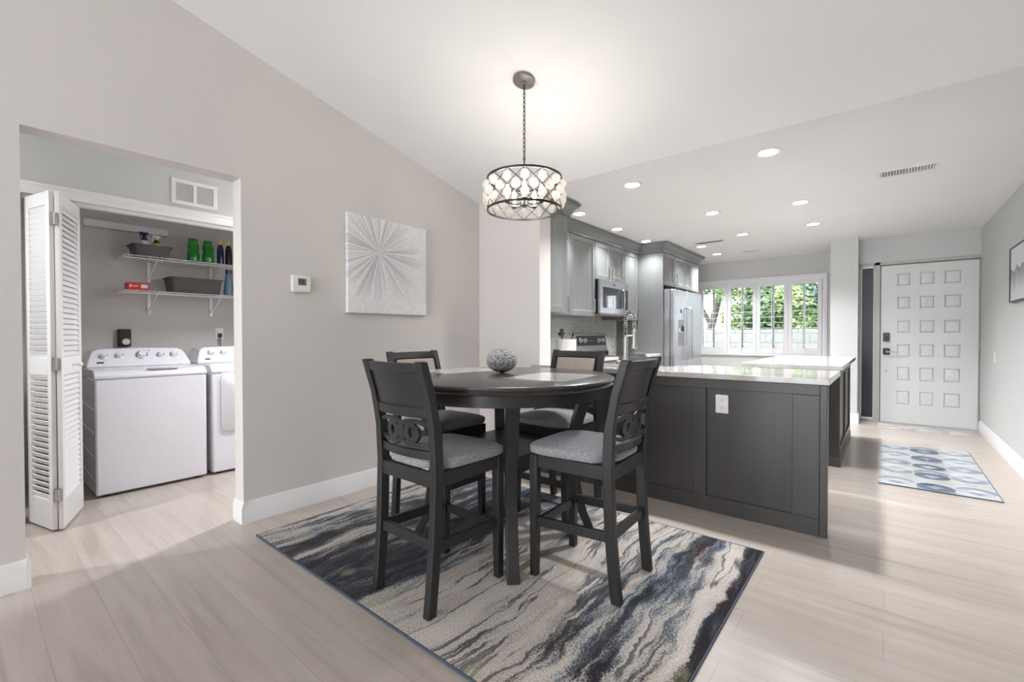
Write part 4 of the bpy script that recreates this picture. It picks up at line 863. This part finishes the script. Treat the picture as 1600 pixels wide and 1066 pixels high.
# keep world-aligned pattern: mesh local = world - origin, material offset handled below
def slab_grid(x0, x1, y0, y1, z1, nx, ny, amp):
    mb = MB(); from mathutils import noise as N_
    g = [[mb.v((x0+(x1-x0)*i/nx, y0+(y1-y0)*j/ny, z1+amp*N_.noise(Vector((i*.37, j*.29, 0))))) for i in range(nx+1)] for j in range(ny+1)]
    for j in range(ny):
        for i in range(nx): mb.f([g[j][i], g[j][i+1], g[j+1][i+1], g[j+1][i]])
    lo = [mb.v(p) for p in ((x0, y0, .0005), (x1, y0, .0005), (x1, y1, .0005), (x0, y1, .0005))]
    mb.f([lo[0], lo[3], lo[2], lo[1]])
    mb.f([lo[0], lo[1]]+[g[0][i] for i in range(nx, -1, -1)]); mb.f([lo[1], lo[2]]+[g[j][nx] for j in range(ny, -1, -1)])
    mb.f([lo[2], lo[3]]+[g[ny][i] for i in range(nx+1)]); mb.f([lo[3], lo[0]]+[g[j][0] for j in range(ny+1)])
    return mb
slab_grid(-2.81, -.502, 1.083, 2.705, rt, 120, 84, .0012).build('pile', 'rug', ru)
MB().bar([(-2.815, 1.078, .005), (-.497, 1.078, .005), (-.497, 2.71, .005), (-2.815, 2.71, .005)], .009, .0095, closed=True).build('binding', 'rugedge', ru)
mt = thing('runner_rug', 'pale rug with blue-grey oval medallions in the entry passage', 'rug', (-.038, 4.565, 0)); B(-.038, .632, 4.565, 6.27, .0005, .008).build('pile', 'runner', mt); MB().bar([(-.040, 4.563, .0045), (.634, 4.563, .0045)], .005, .008).bar([(.635, 4.563, .0045), (.635, 6.27, .0045)], .005, .008).build('binding', 'rugedge', mt)
tag(B(-.07, .742, 7.30, 7.64, .0005, .010).build('door_mat', 'mat', loc=(.33, 7.47, 0)), 'grey marbled mat against the foot of the front door', 'mat')

# ------------------------------------------------------------------ dining table
tx, ty = -1.69, 1.98; Z0 = .0115
tb = thing('dining_table', 'round counter-height charcoal dining table on curved legs', 'table', (tx, ty, Z0))
MB().lathe([(.585, .893), (.604, .895), (.612, .902), (.606, .909), (.604, .913), (.616, .918), (.62, .926), (.618, .934), (.606, .94)], 96, o=(tx, ty, 0)).build('tabletop', 'tabletop', tb)
MB().lathe([(.545, .835), (.562, .835), (.562, .893), (.545, .893), (.545, .835)], 96, cap=False, o=(tx, ty, 0)).build('apron', 'chairwoodx', tb)
for k in range(2):  # two thin pale rectangles lying on the tabletop
    X = tx+(.29, -.43)[k]; Y = ty+.07; mb = MB(); mb.T = Matrix.Translation((X, Y, 0)) @ Matrix.Rotation(.12*(1 if k == 0 else -1), 4, 'Z'); h = .18
    mb.box(-h, h, -h*1.25, h*1.25, .9398, .9408); mb.build('pale_rect', 'pale_rect', tb)
prof = [(Z0, .50, .062, .05), (.06, .487, .06, .05), (.14, .452, .058, .052), (.26, .42, .058, .055), (.40, .40, .06, .058), (.55, .405, .062, .06), (.68, .43, .064, .062), (.78, .465, .066, .064), (.86, .50, .068, .066), (.893, .505, .068, .066)]
for k in range(4):
    a = PI/4+k*PI/2; d_ = Vector((math.cos(a), math.sin(a), 0)); s_ = Vector((-d_.y, d_.x, 0)); cc_ = Vector((tx, ty, 0))
    rings = [[cc_+d_*(r+dd/2)+s_*ww/2+Vector((0, 0, z)), cc_+d_*(r+dd/2)-s_*ww/2+Vector((0, 0, z)), cc_+d_*(r-dd/2)-s_*ww/2+Vector((0, 0, z)), cc_+d_*(r-dd/2)+s_*ww/2+Vector((0, 0, z))] for z, r, ww, dd in prof]
    MB().loft(rings, sm=False).build('leg', 'chairwood', tb, bevel=.004)
shf = MB(); h = .268
shf.box(tx-h, tx+h, ty-h, ty+h, .535, .553)
for sx, sy in ((1, 0), (-1, 0), (0, 1), (0, -1)):
    n_ = 12; lo_ = [(-h+2*h*i/n_, .475+.035*math.sin(PI*i/n_)) for i in range(n_+1)]; poly = lo_+[(h, .535), (-h, .535)]
    if sx: shf.prism([(ty+p, z) for p, z in poly], 'x', tx+sx*(h-.02), tx+sx*h)
    else: shf.prism([(tx+p, z) for p, z in poly], 'y', ty+sy*(h-.02), ty+sy*h)
shf.build('lower_shelf', 'chairwoodx', tb)
sp_ = thing('decorative_orb', 'dotted silver and black ceramic orb on the dining table', 'ornament', (-1.80, 2.085, .941))
orb = MB()
orb.ball((-1.80, 2.085, .941+.073), .094, .094, .074, 24); orb.build('orb', 'dots', sp_)

# ------------------------------------------------------------------ chairs
def yb(z):
    P = [(0, -.228), (.12, -.215), (.30, -.200), (.58, -.190), (.75, -.198), (.90, -.226), (1.05, -.272)]
    for (a, b), (c_, d) in zip(P, P[1:]):
        if z <= c_: return b+(d-b)*(z-a)/(c_-a)
    return P[-1][1]
def make_chair():
    t = thing('dining_chair', '', 'chair', (0, 0, 0), 'counter-height chairs around the round table')
    for s in (-1, 1):
        MB().post([(s*(.180+.006*min(1, z/.5)), yb(z), z, .036, .046 if z < .8 else .04) for z in (0, .06, .12, .2, .3, .45, .58, .66, .75, .83, .9, .97, 1.04, 1.05)]).build('leg', 'chairwood', t, bevel=.004)
        MB().post([(s*.187, .192, 0, .034, .036), (s*.186, .19, .3, .04, .04), (s*.186, .19, .585, .042, .042)]).build('leg', 'chairwood', t, bevel=.003)
    fr_ = MB().box(-.168, .168, -.208, -.184, .522, .585).box(-.165, .165, .183, .205, .525, .585).box(-.198, -.176, -.17, .17, .525, .585).box(.176, .198, -.17, .17, .525, .585)
    fr_.build('seat_frame', 'chairwoodx', t, bevel=.002)
    def cf(p):
        k = 1.0 if p.y > -.13 else 1-.28*min(1, (-.13-p.y)/.05); f = 1+.05*(p.y/.2)
        z = p.z*(1 if p.z < 0 else .75)+(.028*max(0, 1-(p.x/.235)**2)*max(0, 1-(p.y/.245)**2) if p.z > 0 else 0)
        return Vector((p.x*k*f, p.y, z))
    MB().ball((0, .012, .612), .219, .222, .032, 24, .5, .36, cf).build('seat', 'fabric', t)
    def bowed(z0, z1, th, nx=14, fwd=0., bow=.026, hw=.172, nz=3):
        rings = []
        for i in range(nx+1):
            x = -hw+2*hw*i/nx; bb_ = -bow*(1-(x/hw)**2)
            zs_ = [z0+(z1-z0)*j/nz for j in range(nz+1)]
            rings.append([(x, yb(z)+bb_+fwd+th/2, z) for z in zs_]+[(x, yb(z)+bb_+fwd-th/2, z) for z in reversed(zs_)])
        return rings
    MB().loft(bowed(1.0, 1.043, .03), sm=False).build('crest_rail', 'chairwoodx', t, bevel=.004)
    MB().loft(bowed(.855, 1.0, .014), sm=False).build('back_panel', 'chairwoodx', t)
    MB().loft(bowed(.812, .856, .028), sm=False).build('back_rail', 'chairwoodx', t, bevel=.003)
    MB().loft(bowed(.865, .995, .018, fwd=.014, hw=.15, nz=6)).build('back_cushion', 'linen', t, bevel=.004)
    MB().loft(bowed(.636, .672, .022), sm=False).build('lower_slat', 'chairwoodx', t, bevel=.003)
    orn = MB(); bow = .026
    def P3(x, z): return Vector((x, yb(z)-bow*(1-(x/.172)**2), z))
    zc_ = .742
    for s in (-1, 1):
        o_, i_ = [], []
        for k in range(24):
            q_ = 2*PI*k/24; o_.append((s*.062+.046*math.cos(q_), zc_+.046*math.sin(q_))); i_.append((s*.062+.014*math.cos(q_), zc_+.023*math.sin(q_)))
        for k in range(24):
            k2 = (k+1) % 24; th = Vector((0, .008, 0))
            orn.hexa([P3(*o_[k])-th, P3(*o_[k2])-th, P3(*i_[k2])-th, P3(*i_[k])-th, P3(*o_[k])+th, P3(*o_[k2])+th, P3(*i_[k2])+th, P3(*i_[k])+th])
    for sgn in (-1, 1):
        xs = [-.172+.344*i/28 for i in range(29)]
        def wv(x):
            a = abs(x); b = .050 if a < .11 else .050-.016*(a-.11)/.062
            if a < .062: b = .036+.014*math.sin(PI/2*a/.062)
            return zc_+sgn*b
        for x0_, x1_ in zip(xs, xs[1:]):
            th = Vector((0, .008, 0)); w0, w1 = wv(x0_), wv(x1_)
            orn.hexa([P3(x0_, w0-.009)-th, P3(x1_, w1-.009)-th, P3(x1_, w1+.009)-th, P3(x0_, w0+.009)-th, P3(x0_, w0-.009)+th, P3(x1_, w1-.009)+th, P3(x1_, w1+.009)+th, P3(x0_, w0+.009)+th])
    th = Vector((0, .0075, 0))
    orn.hexa([P3(-.020, .706)-th, P3(.020, .706)-th, P3(.020, .778)-th, P3(-.020, .778)-th, P3(-.020, .706)+th, P3(.020, .706)+th, P3(.020, .778)+th, P3(-.020, .778)+th])
    orn.build('back_ornament', 'chairwoodx', t)
    MB().box(-.168, .168, -.212, -.192, .262, .308).build('stretcher', 'chairwoodx', t, bevel=.002)
    MB().box(-.166, .166, .182, .202, .225, .265).build('stretcher', 'chairwoodx', t, bevel=.002)
    for s in (-1, 1): MB().hexa([(s*.186-.01, -.18, .258), (s*.186+.01, -.18, .258), (s*.186+.01, .172, .243), (s*.186-.01, .172, .243), (s*.186-.01, -.18, .302), (s*.186+.01, -.18, .302), (s*.186+.01, .172, .287), (s*.186-.01, .172, .287)]).build('stretcher', 'chairwood', t, bevel=.002)
    return t
c0 = make_chair()
spots = [(-1.612, 1.432, 0, 'dark chair with its ring-carved back to the viewer, left front of the table'),
         (-1.118, 1.945, PI/2+.044, 'dark chair on the right of the table, in front of the peninsula'),
         (-2.205, 1.945, -PI/2, 'dark chair against the left wall side of the table, facing right'),
         (-1.675, 2.50, PI, 'dark chair behind the table facing the viewer, padded back near the kitchen')]
for i, (x, y, rz, lb) in enumerate(spots):
    o = c0 if i == 0 else dup(c0)
    o.location = (x, y, Z0); o.rotation_euler = (0, 0, rz); tag(o, lb)
